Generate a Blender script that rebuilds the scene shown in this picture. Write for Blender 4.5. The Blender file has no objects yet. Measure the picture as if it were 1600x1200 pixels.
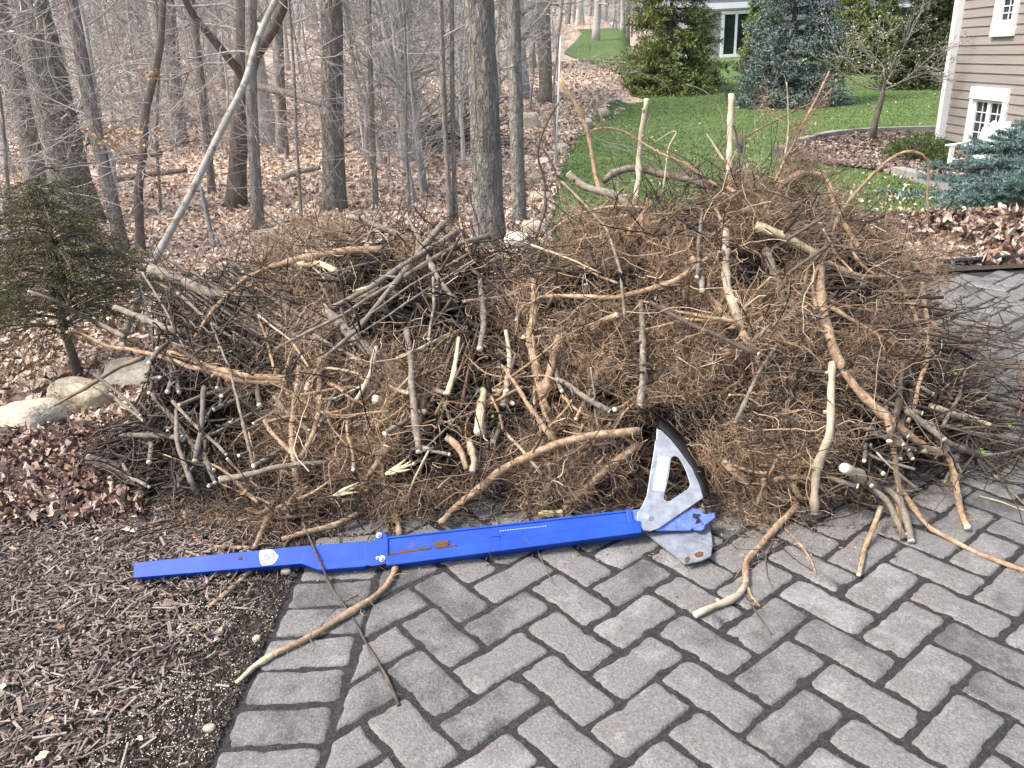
import bpy, math, random
import numpy as np
from mathutils import Matrix, Vector

rng = np.random.default_rng(7)
random.seed(7)
S = bpy.context.scene
COL = S.collection
PI = math.pi

# ------------------------------------------------------------------ camera
CF, CPIT, CROLL, CH = 1250.0, 0.388087, -0.0495385, 1.3344
cp, sp = math.cos(CPIT), math.sin(CPIT)
cr, sr = math.cos(CROLL), math.sin(CROLL)
_X = Vector((1, 0, 0)); _U = Vector((0, sp, cp)); _Fw = Vector((0, cp, -sp))
_r = cr * _X + sr * _U
_u = -sr * _X + cr * _U
cam = bpy.data.cameras.new('camera')
cam.sensor_width = 36.0
cam.lens = CF / 1600 * 36
cam.clip_start = 0.05
cam.clip_end = 600
camo = bpy.data.objects.new('camera', cam)
camo.matrix_world = Matrix(((_r.x, _u.x, -_Fw.x, 0), (_r.y, _u.y, -_Fw.y, 0), (_r.z, _u.z, -_Fw.z, CH), (0, 0, 0, 1)))
COL.objects.link(camo)
S.camera = camo

# ------------------------------------------------------------------ light
SUN_EL, SUN_AZ = math.radians(56), math.radians(-108)      # azimuth from +Y, negative = to the left
w = bpy.data.worlds.new('World'); S.world = w; w.use_nodes = True
nt = w.node_tree
sky = nt.nodes.new('ShaderNodeTexSky'); sky.sky_type = 'NISHITA'; sky.sun_disc = False
sky.sun_elevation = SUN_EL; sky.sun_rotation = SUN_AZ
sky.air_density = 1.0; sky.dust_density = 4.0; sky.ozone_density = 1.0
bg = nt.nodes['Background']; bg.inputs[1].default_value = 0.15
nt.links.new(sky.outputs[0], bg.inputs[0])
sun = bpy.data.lights.new('sun', 'SUN'); sun.energy = 1.5; sun.angle = math.radians(10.0); sun.color = (1, .955, .89)
suno = bpy.data.objects.new('sun', sun); COL.objects.link(suno)
sd = Vector((math.sin(SUN_AZ) * math.cos(SUN_EL), math.cos(SUN_AZ) * math.cos(SUN_EL), math.sin(SUN_EL)))
suno.rotation_euler = sd.to_track_quat('Z', 'Y').to_euler()
suno.location = sd * 30
S.view_settings.view_transform = 'Standard'; S.view_settings.look = 'None'
S.view_settings.gamma = 1; S.view_settings.use_curve_mapping = False
S.view_settings.exposure = 1.42
S.cycles.max_bounces = 5; S.cycles.diffuse_bounces = 3; S.cycles.glossy_bounces = 2
S.cycles.transparent_max_bounces = 4; S.cycles.transmission_bounces = 2
S.cycles.use_denoising = True

# ------------------------------------------------------------------ geometry of the picture
def ray(px, py):
    a, b = px - 800, py - 600
    X = cr * a + sr * b; Y = -sr * a + cr * b
    d = (X / CF, -Y / CF)
    return np.array([d[0], cp + d[1] * sp, -sp + d[1] * cp])
def at(px, py, Y):
    v = ray(px, py)
    return v * (Y / v[1]) + np.array([0, 0, CH])
def g0(px, py, z=0.0):
    v = ray(px, py)
    return v * ((z - CH) / v[2]) + np.array([0, 0, CH])
def proj(P):
    P = np.asarray(P, float)
    x, y, z = P[..., 0], P[..., 1], P[..., 2] - CH
    zc = y * cp - z * sp; yc = y * sp + z * cp
    X2 = CF * x / zc; Y2 = -CF * yc / zc
    return np.stack([800 + cr * X2 - sr * Y2, 600 + sr * X2 + cr * Y2], -1), zc
def sstep(a, b, x):
    t = np.clip((np.asarray(x, float) - a) / (b - a), 0, 1)
    return t * t * (3 - 2 * t)
def xedge(y):                      # the stone edge between woods and lawn
    return np.interp(y, [0, 3, 5.8, 7.5, 10, 14, 20, 27, 45, 90], [-1.9, -1.6, .0, .15, .5, 1.15, 2.8, 4.2, 7.0, 9.0])
def vnoise(x, y, s, seed=0):       # cheap smooth noise
    r = np.random.default_rng(seed)
    out = 0
    for k in range(5):
        a = r.uniform(0, 6.28); f = s * r.uniform(.6, 1.7); ph = r.uniform(0, 6.28)
        out = out + np.sin((np.cos(a) * x + np.sin(a) * y) * f + ph)
    return out / 5
def H(x, y):
    x = np.asarray(x, float); y = np.asarray(y, float)
    wood = np.interp(y, [-5, 2.6, 4, 9, 15, 22, 35, 60, 150], [0, 0, -.14, -.14, .08, .52, 1.5, 3.6, 9])
    wood = wood + .05 * vnoise(x, y, .9, 3) * sstep(4, 8, y) + .10 * vnoise(x, y, .3, 5) * sstep(9, 20, y)
    lawn = np.interp(y, [-5, 9, 14, 19, 24, 32, 45, 60, 150], [0, 0, .0, .03, .18, .75, 1.2, 1.8, 6])
    lawn = lawn - .80 * np.exp(-((x - 8.5) / 3.2) ** 2 - ((y - 10.5) / 3.6) ** 2)
    e = xedge(y)
    k = sstep(-.35, .25, x - e)
    far = wood * (1 - k) + lawn * k
    near = sstep(2.4, 3.4, y) * sstep(.1, -.5, x - e) + sstep(4.9, 6, y)
    return far * np.clip(near, 0, 1)
def G(px, py):
    z = 0.0
    for _ in range(40):
        P = g0(px, py, z)
        if P[1] < 0 or P[1] > 150: P = at(px, py, 60)
        z = z * .5 + .5 * float(H(P[0], P[1]))
    P[2] = float(H(P[0], P[1]))
    return P

# ------------------------------------------------------------------ mesh helpers
def make_mesh(name, V, F, smooth=True, mi=None):
    V = np.asarray(V, np.float32).reshape(-1, 3)
    if not isinstance(F, list): F = [F]
    F = [np.asarray(f, np.int32) for f in F if len(f)]
    me = bpy.data.meshes.new(name)
    me.vertices.add(len(V)); me.vertices.foreach_set('co', V.ravel())
    loops = np.concatenate([f.ravel() for f in F])
    tot = np.concatenate([np.full(len(f), f.shape[1], np.int32) for f in F])
    start = np.concatenate([[0], np.cumsum(tot)[:-1]]).astype(np.int32)
    me.loops.add(len(loops)); me.loops.foreach_set('vertex_index', loops)
    me.polygons.add(len(tot)); me.polygons.foreach_set('loop_start', start); me.polygons.foreach_set('loop_total', tot)
    me.polygons.foreach_set('use_smooth', np.full(len(tot), bool(smooth)))
    if mi is not None: me.polygons.foreach_set('material_index', np.asarray(mi, np.int32))
    me.update(calc_edges=True)
    return me
def obj(name, me, mat=None, parent=None, loc=None, label=None, cat=None, group=None, kind=None):
    if mat is not None and len(me.materials) == 0:
        for m in (mat if isinstance(mat, (list, tuple)) else [mat]): me.materials.append(m)
    o = bpy.data.objects.new(name, me); COL.objects.link(o)
    if parent is not None: o.parent = parent
    if loc is not None: o.location = loc
    tag(o, label, cat, group, kind)
    return o
def tag(o, label=None, cat=None, group=None, kind=None):
    if label: o['label'] = label
    if cat: o['category'] = cat
    if group: o['group'] = group
    if kind: o['kind'] = kind
    return o
def thing(name, loc, label, cat, group=None):
    o = bpy.data.objects.new(name, None); COL.objects.link(o); o.location = loc
    o.empty_display_size = .1
    return tag(o, label, cat, group)
def tubes(P, R, k=5, caps=True):
    """P (s,n,3), R (s,n): s tubes of n rings."""
    P = np.asarray(P, float); R = np.asarray(R, float)
    s, n, _ = P.shape
    T = np.gradient(P, axis=1)
    T /= np.linalg.norm(T, axis=2, keepdims=True) + 1e-9
    D = P[:, -1] - P[:, 0]
    ax = np.eye(3)[np.argmin(np.abs(D), axis=1)][:, None, :]
    A = np.cross(T, ax); A /= np.linalg.norm(A, axis=2, keepdims=True) + 1e-9
    B = np.cross(T, A)
    th = np.arange(k) * 2 * PI / k
    V = P[:, :, None, :] + R[:, :, None, None] * (np.cos(th)[None, None, :, None] * A[:, :, None, :] + np.sin(th)[None, None, :, None] * B[:, :, None, :])
    idx = np.arange(s * n * k).reshape(s, n, k)
    a = idx[:, :-1]; b = idx[:, 1:]
    Q = np.stack([a, np.roll(a, -1, 2), np.roll(b, -1, 2), b], -1).reshape(-1, 4)
    F = [Q]
    if caps:
        F.append(idx[:, 0, ::-1].reshape(-1, k)); F.append(idx[:, -1].reshape(-1, k))
    return V.reshape(-1, 3), F
class Mesh:
    """collects pieces of one mesh"""
    def __init__(s): s.V = []; s.F = []; s.M = []; s.n = 0
    def add(s, V, F, m=0):
        V = np.asarray(V, float).reshape(-1, 3)
        if not isinstance(F, list): F = [F]
        for f in F:
            f = np.asarray(f, int)
            if len(f): s.F.append(f + s.n); s.M.append(np.full(len(f), m))
        s.V.append(V); s.n += len(V); return s
    def tube(s, P, R, k=6, m=0):
        P = np.asarray(P, float); R = np.broadcast_to(np.asarray(R, float), (len(P),))
        V, F = tubes(P[None], R[None], k); return s.add(V, F, m)
    def box(s, c, d, rot=None, m=0):
        c = np.asarray(c, float); d = np.asarray(d, float) / 2
        V = np.array([[x, y, z] for x in (-1, 1) for y in (-1, 1) for z in (-1, 1)], float) * d
        if rot is not None: V = V @ np.asarray(rot, float).T
        return s.add(V + c, np.array([[0, 1, 3, 2], [4, 6, 7, 5], [0, 4, 5, 1], [2, 3, 7, 6], [0, 2, 6, 4], [1, 5, 7, 3]]), m)
    def prism(s, base, top, m=0, holes=False):
        base = np.asarray(base, float); top = np.asarray(top, float); n = len(base)
        i = np.arange(n); j = (i + 1) % n
        return s.add(np.concatenate([base, top]), [np.array([i[::-1]]), np.array([i + n]), np.stack([i, j, j + n, i + n], 1)], m)
    def mesh(s, name, smooth=True):
        order = sorted(set(f.shape[1] for f in s.F))
        F = []; M = []
        for f, m in zip(s.F, s.M): F.append(f); M.append(m)
        return make_mesh(name, np.concatenate(s.V), F, smooth, np.concatenate(M))
def grid(nx, ny):
    i = np.arange(nx * ny).reshape(ny, nx)
    return np.stack([i[:-1, :-1], i[:-1, 1:], i[1:, 1:], i[1:, :-1]], -1).reshape(-1, 4)
def rand_dirs(n, zs=1.0, r=rng):
    d = r.normal(size=(n, 3)); d[:, 2] *= zs
    return d / np.linalg.norm(d, axis=1, keepdims=True)
def strands(P0, D0, L, n, wander, r=rng, grav=0.0):
    """random-walk polylines"""
    s = len(P0); st = (np.asarray(L) / (n - 1))[:, None]
    P = np.zeros((s, n, 3)); P[:, 0] = P0; d = np.array(D0, float)
    for i in range(1, n):
        d = d + r.normal(size=d.shape) * wander; d[:, 2] -= grav
        d /= np.linalg.norm(d, axis=1, keepdims=True)
        P[:, i] = P[:, i - 1] + d * st
    return P

# ------------------------------------------------------------------ materials
def mat(name, cols, scale=20, detail=6, stretch=(1, 1, 1), rough=.85, bump=.3, bdist=.01, bscale=None, island=0.0, objrand=0.0,
        spec=.3, metal=0.0, distort=0.0, speck=None, voro=None, ramp=None, wave=None, grain=None):
    m = bpy.data.materials.new(name); m.use_nodes = True
    t = m.node_tree; N = t.nodes; L = t.links
    b = N['Principled BSDF']
    b.inputs['Roughness'].default_value = rough; b.inputs['Metallic'].default_value = metal
    b.inputs['Specular IOR Level'].default_value = spec
    tc = N.new('ShaderNodeTexCoord'); mp = N.new('ShaderNodeMapping'); mp.inputs['Scale'].default_value = stretch
    L.new(tc.outputs['Object'], mp.inputs['Vector'])
    if objrand:
        oi = N.new('ShaderNodeObjectInfo'); mu = N.new('ShaderNodeMath'); mu.operation = 'MULTIPLY'; mu.inputs[1].default_value = 37
        L.new(oi.outputs['Random'], mu.inputs[0]); L.new(mu.outputs[0], mp.inputs['Location'])
    if voro:
        no = N.new('ShaderNodeTexVoronoi'); no.inputs['Scale'].default_value = scale
        no.inputs['Randomness'].default_value = 1
        L.new(mp.outputs[0], no.inputs['Vector'])
        sep = N.new('ShaderNodeSeparateColor'); L.new(no.outputs['Color'], sep.inputs[0]); fac = sep.outputs[0]
        hgt = no.outputs['Distance']
    else:
        no = N.new('ShaderNodeTexNoise'); no.inputs['Scale'].default_value = scale; no.inputs['Detail'].default_value = detail
        no.inputs['Roughness'].default_value = .62; no.inputs['Distortion'].default_value = distort
        L.new(mp.outputs[0], no.inputs['Vector']); fac = no.outputs[0]; hgt = no.outputs[0]
    def math2(op, a, bb):
        x = N.new('ShaderNodeMath'); x.operation = op
        for q, v in enumerate((a, bb)):
            if isinstance(v, (int, float)): x.inputs[q].default_value = v
            else: L.new(v, x.inputs[q])
        return x.outputs[0]
    if island:
        ge = N.new('ShaderNodeNewGeometry')
        d = math2('MULTIPLY', math2('SUBTRACT', ge.outputs['Random Per Island'], .5), island)
        fac = math2('ADD', fac, d)
    if objrand:
        d = math2('MULTIPLY', math2('SUBTRACT', oi.outputs['Random'], .5), objrand)
        fac = math2('ADD', fac, d)
    rp = N.new('ShaderNodeValToRGB'); L.new(fac, rp.inputs[0])
    lo, hi = ramp or ((0.0, 1.0) if voro else (.28, .72))
    e = rp.color_ramp.elements
    while len(e) < len(cols): e.new(.5)
    for i, c in enumerate(cols):
        e[i].position = lo + (hi - lo) * i / max(1, len(cols) - 1); e[i].color = (*c, 1)
    colr = rp.outputs[0]
    if speck:
        sc, thr, sc_col, amt = speck
        n2 = N.new('ShaderNodeTexNoise'); n2.inputs['Scale'].default_value = sc; n2.inputs['Detail'].default_value = 2
        L.new(mp.outputs[0], n2.inputs['Vector'])
        mr = N.new('ShaderNodeMapRange'); mr.inputs[1].default_value = thr; mr.inputs[2].default_value = thr + .06
        mr.inputs[4].default_value = amt
        L.new(n2.outputs[0], mr.inputs[0])
        mx = N.new('ShaderNodeMix'); mx.data_type = 'RGBA'; L.new(mr.outputs[0], mx.inputs[0]); L.new(colr, mx.inputs[6])
        mx.inputs[7].default_value = (*sc_col, 1); colr = mx.outputs[2]
    if grain:
        n4 = N.new('ShaderNodeTexNoise'); n4.inputs['Scale'].default_value = grain[0]; n4.inputs['Detail'].default_value = 3; n4.inputs['Roughness'].default_value = .7
        L.new(mp.outputs[0], n4.inputs['Vector'])
        mg = N.new('ShaderNodeMapRange'); mg.inputs[1].default_value = .3; mg.inputs[2].default_value = .7; mg.inputs[3].default_value = 1 - grain[1]; mg.inputs[4].default_value = 1 + grain[1]
        L.new(n4.outputs[0], mg.inputs[0])
        vm = N.new('ShaderNodeVectorMath'); vm.operation = 'SCALE'; L.new(colr, vm.inputs[0]); L.new(mg.outputs[0], vm.inputs['Scale']); colr = vm.outputs[0]
    L.new(colr, b.inputs['Base Color'])
    if bump:
        bp = N.new('ShaderNodeBump'); bp.inputs['Strength'].default_value = bump; bp.inputs['Distance'].default_value = bdist
        if wave:
            wv = N.new('ShaderNodeTexNoise'); wv.inputs['Scale'].default_value = wave; wv.inputs['Detail'].default_value = 4; wv.inputs['Distortion'].default_value = .5
            L.new(mp.outputs[0], wv.inputs['Vector'])
            rd = math2('MINIMUM', math2('ABSOLUTE', math2('SUBTRACT', wv.outputs[0], .5), 0), .12)
            hgt = math2('ADD', math2('MULTIPLY', hgt, .35), math2('MULTIPLY', rd, 6.0))
        elif bscale:
            n3 = N.new('ShaderNodeTexNoise'); n3.inputs['Scale'].default_value = bscale; n3.inputs['Detail'].default_value = 4
            L.new(mp.outputs[0], n3.inputs['Vector']); hgt = n3.outputs[0]
        L.new(hgt, bp.inputs['Height']); L.new(bp.outputs[0], b.inputs['Normal'])
    return m

MAT = {}
MAT['paver'] = mat('paver_concrete', [(.085, .083, .079), (.13, .125, .117), (.165, .159, .150), (.155, .143, .130), (.21, .204, .195)], 11, 7, rough=.92,
                   bump=.9, bdist=.004, bscale=160, objrand=.32, speck=(330, .65, (.40, .395, .38), .6), grain=(150, .34))
MAT['sand'] = mat('joint_sand', [(.012, .0115, .011), (.027, .0255, .024), (.048, .045, .042)], 90, 6, bump=1, bdist=.004, bscale=220,
                  speck=(400, .66, (.3, .29, .27), .6))
MAT['floor'] = mat('leaf_litter', [(.22, .155, .115), (.40, .29, .215), (.54, .42, .33), (.62, .51, .42), (.46, .34, .26)], 13, voro=True, bump=1, bdist=.03)
MAT['leaf'] = mat('dry_leaf', [(.22, .145, .10), (.40, .28, .20), (.53, .40, .305), (.60, .49, .39), (.66, .57, .48)], 40, 3, rough=.7, bump=.2, island=1.1, ramp=(.1, .95))
MAT['leaf_near'] = mat('weathered_leaf', [(.07, .04, .03), (.17, .10, .07), (.28, .18, .13), (.38, .27, .20), (.52, .43, .36)], 40, 3, rough=.7, bump=.2, island=1.1, ramp=(.05, 1.0))
MAT['palelawnleaf'] = mat('pale_leaf', [(.28, .22, .14), (.45, .38, .27), (.55, .5, .4)], 40, 3, island=1.0, bump=0)
MAT['mulch'] = mat('bark_mulch', [(.06, .043, .035), (.145, .106, .086), (.235, .182, .152), (.35, .29, .25)], 60, 4, rough=.85, bump=.5, bdist=.004, island=1.0, ramp=(.0, 1.05))
MAT['soil'] = mat('dark_soil', [(.022, .017, .013), (.05, .039, .031), (.085, .067, .054)], 40, 8, bump=1, bdist=.01)
MAT['crumb'] = mat('soil_crumb', [(.02, .016, .013), (.05, .039, .031), (.09, .072, .058), (.20, .17, .14)], 60, 4, bump=.3, bdist=.002, island=1.0, ramp=(0, 1.1))
MAT['grain'] = mat('yellow_grain', [(.48, .42, .27), (.62, .56, .40), (.70, .66, .52)], 40, 2, island=1.0, bump=0)
MAT['grass'] = mat('lawn_turf', [(.07, .12, .03), (.105, .168, .046), (.145, .205, .066)], 3.5, 10, bump=.8, bdist=.03, bscale=60)
MAT['blade'] = mat('grass_blade', [(.072, .125, .03), (.12, .185, .05), (.185, .235, .085)], 2, 3, island=.8, bump=0, rough=.6)
BARK = [(.165, .15, .13), (.30, .275, .242), (.40, .375, .335)]
MAT['bark'] = mat('grey_bark', BARK, 26, 9, (1, 1, .3), bump=1, bdist=.02, wave=42, speck=(7, .6, (.30, .31, .26), .5))
MAT['bark_furrow'] = mat('furrowed_bark', [(.13, .115, .1), (.31, .285, .25), (.42, .39, .35)], 24, 9, (1, 1, .24), bump=1, bdist=.05, wave=36, speck=(6, .6, (.30, .31, .25), .4))
MAT['bark_shag'] = mat('shaggy_bark', [(.11, .097, .083), (.235, .218, .188), (.35, .325, .28)], 20, 10, (1, 1, .26), bump=1, bdist=.035, wave=30, distort=.9, speck=(5, .58, (.26, .28, .2), .5))
MAT['bark_dark'] = mat('dark_bark', [(.07, .057, .048), (.135, .113, .096), (.2, .172, .147)], 25, 6, (1, 1, .3), bump=.8, bdist=.01)
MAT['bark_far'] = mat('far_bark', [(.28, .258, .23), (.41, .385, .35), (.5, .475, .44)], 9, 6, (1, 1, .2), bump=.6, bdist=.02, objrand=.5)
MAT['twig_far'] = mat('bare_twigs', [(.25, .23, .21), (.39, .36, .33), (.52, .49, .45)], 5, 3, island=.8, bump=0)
MAT['pale_pole'] = mat('pale_bark', [(.17, .155, .13), (.30, .28, .245), (.40, .38, .335)], 12, 8, (1, 1, .6), bump=.8, bdist=.01, speck=(16, .58, (.13, .115, .09), .8))
# brush pile woods
MAT['grey'] = mat('grey_stem_bark', [(.085, .068, .052), (.165, .136, .105), (.255, .217, .172)], 26, 6, island=.5, bump=.6, bdist=.003, speck=(60, .66, (.36, .33, .28), .5), grain=(120, .3))
MAT['stem_dark'] = mat('dark_stem_bark', [(.055, .045, .037), (.115, .096, .077), (.19, .163, .132)], 26, 6, island=.5, bump=.6, bdist=.003)
MAT['tan'] = mat('tan_root_bark', [(.15, .092, .052), (.30, .202, .125), (.44, .325, .215)], 26, 8, island=.4, bump=1, bdist=.006, grain=(110, .35))
MAT['pale'] = mat('pale_stem_bark', [(.23, .19, .13), (.36, .30, .21), (.48, .42, .31)], 24, 6, island=.3, bump=.4, bdist=.003)
MAT['dark'] = mat('dark_twig_bark', [(.035, .026, .022), (.075, .055, .045), (.12, .09, .075)], 30, 5, island=.6, bump=.4, bdist=.002)
MAT['red'] = mat('reddish_twig_bark', [(.09, .05, .035), (.17, .10, .07), (.26, .17, .12)], 30, 5, island=.7, bump=.4, bdist=.002)
MAT['split'] = mat('split_wood', [(.40, .31, .16), (.58, .48, .29), (.70, .62, .43)], 40, 5, (1, 1, .3), bump=.8, bdist=.004)
MAT['cut'] = mat('cut_wood', [(.52, .44, .28), (.68, .61, .44), (.76, .71, .57)], 30, 4, island=.5, bump=.2, bdist=.001)
MAT['hair'] = mat('fine_roots', [(.11, .066, .038), (.27, .175, .105), (.43, .30, .19), (.60, .46, .32)], 4.5, 3, island=.75, bump=0, ramp=(.1, .85))
MAT['hairdark'] = mat('fine_roots_dark', [(.075, .045, .028), (.185, .12, .075), (.32, .222, .145), (.47, .36, .245)], 4.5, 3, island=.75, bump=0, ramp=(.1, .85))
MAT['fill'] = mat('shade_darkened_twigs', [(.014, .010, .008), (.04, .030, .023), (.085, .065, .05), (.16, .128, .10)], 14, 5, island=1.0, bump=.3, bdist=.002, ramp=(0, 1))  # browns lowered so the colour itself carries the shade of the pile's deep gaps
# made things
MAT['blue'] = mat('blue_paint', [(.009, .047, .28), (.013, .062, .37), (.02, .082, .44)], 9, 8, rough=.4, spec=.28, bump=.2, bdist=.001, bscale=130, speck=(16, .66, (.09, .075, .07), .45))
MAT['blue_soft'] = mat('blue_paint_worn', [(.05, .09, .50), (.09, .15, .58), (.16, .22, .62)], 60, 5, rough=.45, spec=.5, bump=.2, bdist=.001)
MAT['zinc'] = mat('galvanised_steel', [(.20, .22, .24), (.31, .335, .36), (.42, .45, .48)], 30, 8, rough=.45, metal=.45, spec=.5, bump=.15, bdist=.001, speck=(22, .66, (.12, .12, .12), .55))
MAT['zinc_dull'] = mat('dull_zinc', [(.12, .125, .13), (.19, .2, .21)], 30, 5, rough=.8, bump=.2, bdist=.001)
MAT['steel'] = mat('bolt_steel', [(.45, .45, .44), (.62, .62, .6)], 40, 3, rough=.3, metal=.85, bump=0)
MAT['black'] = mat('black_steel', [(.012, .012, .012), (.028, .028, .028)], 40, 5, rough=.38, bump=.2, bdist=.001)
MAT['rubber'] = mat('black_hose', [(.02, .022, .026), (.04, .044, .05)], 20, 3, rough=.4, bump=0)
MAT['rust'] = mat('rust', [(.08, .035, .015), (.17, .075, .03)], 80, 6, bump=1, bdist=.002)
MAT['sticker'] = mat('white_sticker', [(.66, .71, .72), (.75, .79, .80)], 8, 2, rough=.35, bump=0)
MAT['print_blue'] = mat('print_blue', [(.03, .12, .25), (.04, .15, .3)], 8, 2, rough=.4, bump=0)
MAT['print_red'] = mat('print_red', [(.5, .10, .09), (.55, .14, .12)], 8, 2, rough=.4, bump=0)
MAT['print_grey'] = mat('print_grey', [(.2, .22, .24), (.3, .32, .34)], 8, 2, rough=.4, bump=0)
MAT['dirt'] = mat('dried_mud', [(.09, .045, .02), (.17, .09, .04), (.24, .14, .07)], 120, 6, bump=1, bdist=.003)
MAT['stone'] = mat('limestone', [(.30, .255, .175), (.48, .42, .31), (.60, .545, .43)], 5, 9, bump=.45, bdist=.03, bscale=4, objrand=.3, speck=(12, .6, (.2, .19, .12), .7))
MAT['cobble'] = mat('cobble_stone', [(.17, .145, .105), (.33, .29, .225), (.48, .44, .36)], 9, 8, bump=.6, bdist=.02, island=.8)
MAT['kerb'] = mat('concrete_kerb', [(.24, .22, .21), (.33, .31, .29), (.4, .38, .36)], 18, 8, bump=.8, bdist=.01)
MAT['white'] = mat('white_paint', [(.74, .75, .74), (.80, .80, .79)], 5, 4, rough=.5, bump=.1, bdist=.002)
MAT['siding'] = mat('taupe_siding', [(.25, .222, .198), (.285, .255, .228), (.31, .28, .25)], 4, 6, (.3, .3, 3), rough=.65, bump=.2, bdist=.002, objrand=.12)
MAT['greysiding'] = mat('blue_grey_siding', [(.26, .275, .30), (.32, .335, .36)], 4, 4, (.3, .3, 3), rough=.7, bump=.1, objrand=.15)
MAT['glass'] = mat('window_glass', [(.012, .018, .016), (.03, .042, .034)], 1.2, 3, rough=.12, spec=.25, bump=0)
MAT['roof'] = mat('asphalt_shingle', [(.06, .06, .065), (.11, .11, .115)], 20, 6, bump=.5)
MAT['spruce'] = mat('spruce_needles', [(.085, .115, .03), (.19, .235, .07), (.31, .35, .13)], 1.5, 4, island=.9, bump=0, rough=.6)
MAT['bluespruce'] = mat('blue_spruce_needles', [(.065, .095, .082), (.145, .195, .175), (.27, .34, .31)], 2, 4, island=.9, bump=0, rough=.6)
MAT['bluespruce_near'] = mat('blue_needles', [(.05, .095, .085), (.12, .195, .178), (.24, .34, .315)], 3, 4, island=.8, bump=0, rough=.6)
MAT['cedar'] = mat('cedar_sprays', [(.045, .052, .02), (.09, .098, .036), (.135, .13, .058), (.17, .125, .07)], 5, 4, island=.9, bump=0, rough=.7)
MAT['juniper'] = mat('juniper_sprays', [(.03, .07, .013), (.065, .13, .024), (.11, .18, .04)], 5, 4, island=.9, bump=0, rough=.7)
MAT['olive'] = mat('olive_foliage', [(.05, .07, .028), (.09, .11, .05), (.15, .165, .085)], 4, 4, island=.9, bump=0)
MAT['bud'] = mat('pale_buds', [(.45, .42, .33), (.6, .56, .47)], 6, 2, island=.8, bump=0)
MAT['beech'] = mat('tan_beech_leaf', [(.35, .19, .09), (.5, .30, .16), (.6, .42, .27)], 6, 2, island=.9, bump=0)
MAT['green'] = mat('fresh_leaf', [(.12, .26, .03), (.22, .38, .06)], 6, 2, island=.6, bump=0)

# ================================================================== THE SETTING
# ground sheet to the horizon
def warp(n, a, b, c, p=2.2):
    t = np.linspace(-1, 1, n)
    v = np.sign(t) * np.abs(t) ** p
    return np.where(v < 0, c + v * (c - a), c + v * (b - c))
xs = warp(230, -160, 160, 0.2); ys = warp(260, -60, 260, 5.0)
XX, YY = np.meshgrid(xs, ys)
ZZ = H(XX, YY) - .03 + .012 * vnoise(XX, YY, 9, 8) * sstep(3, 5, YY) * (XX < xedge(YY))
obj('forest_floor', make_mesh('forest_floor', np.stack([XX, YY, ZZ], -1), grid(230, 260)), MAT['floor'], kind='structure', label='woodland ground covered in brown fallen leaves')

def sheet(name, m, ya, yb, xa, xb, ny, nx, dz, label, nz=None):
    y = np.linspace(ya ** .5, yb ** .5, ny) ** 2
    V = []
    for yy in y:
        x = np.linspace(xa(yy), xb(yy), nx)
        V.append(np.stack([x, np.full(nx, yy), H(x, yy) + dz + (0 if nz is None else nz(x, np.full(nx, yy)))], -1))
    return obj(name, make_mesh(name, np.array(V), grid(nx, ny)), m, kind='structure', label=label)
_le = np.array([G(*q)[:2] for q in [(846, 400), (856, 340), (866, 295), (878, 245), (902, 205), (935, 175), (965, 155)]])
LEY = np.concatenate([_le[:, 1], [22, 26, 33, 45]]); LEX = np.concatenate([_le[:, 0], [4.0, 3.5, 2.6, 4.5]])
def lawn_left(y): return float(np.interp(y, LEY, LEX))
sheet('lawn', MAT['grass'], 5.05, 48, lawn_left, lambda y: 26 + y * .3, 150, 130, .0, 'mown green lawn sloping between woods and house', lambda x, y: .008 * vnoise(x, y, 5, 11))

# ---------------- driveway: sand bed + every paver a block of its own
U = .1150
yaw = -.905688; cyw, syw = math.cos(yaw), math.sin(yaw)
OX, OY = -2.67947 * U, 16.00005 * U
def pave(u, v): return np.array([OX + U * (cyw * u - syw * v), OY + U * (syw * u + cyw * v)])
def edge_x(y): return np.interp(y, [.5, 1.2, 1.93, 2.4, 4.8], [-.672, -.668, -.635, -.62, -.60])
BW = .235                                                     # border course width
FAR = 4.62
# sand bed
Vs = []
sy = np.concatenate([np.linspace(.4, 2.6, 300), np.linspace(2.62, FAR + .06, 70)]); sxn = 330
for y in sy:
    x = np.concatenate([np.linspace(edge_x(y) - .012, 2.4, 270), np.linspace(2.43, 7.5, 60)])
    z = -.0036 + .0019 * vnoise(x, np.full_like(x, y), 75, 1) + .0006 * vnoise(x, np.full_like(x, y), 13, 2) + rng.normal(size=sxn) * .0007
    Vs.append(np.stack([x, np.full(sxn, y), z], -1))
drive = obj('driveway', make_mesh('driveway', np.array(Vs), grid(sxn, len(sy))), MAT['sand'], kind='structure', label='herringbone driveway of worn grey concrete pavers in dark sand')

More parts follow.
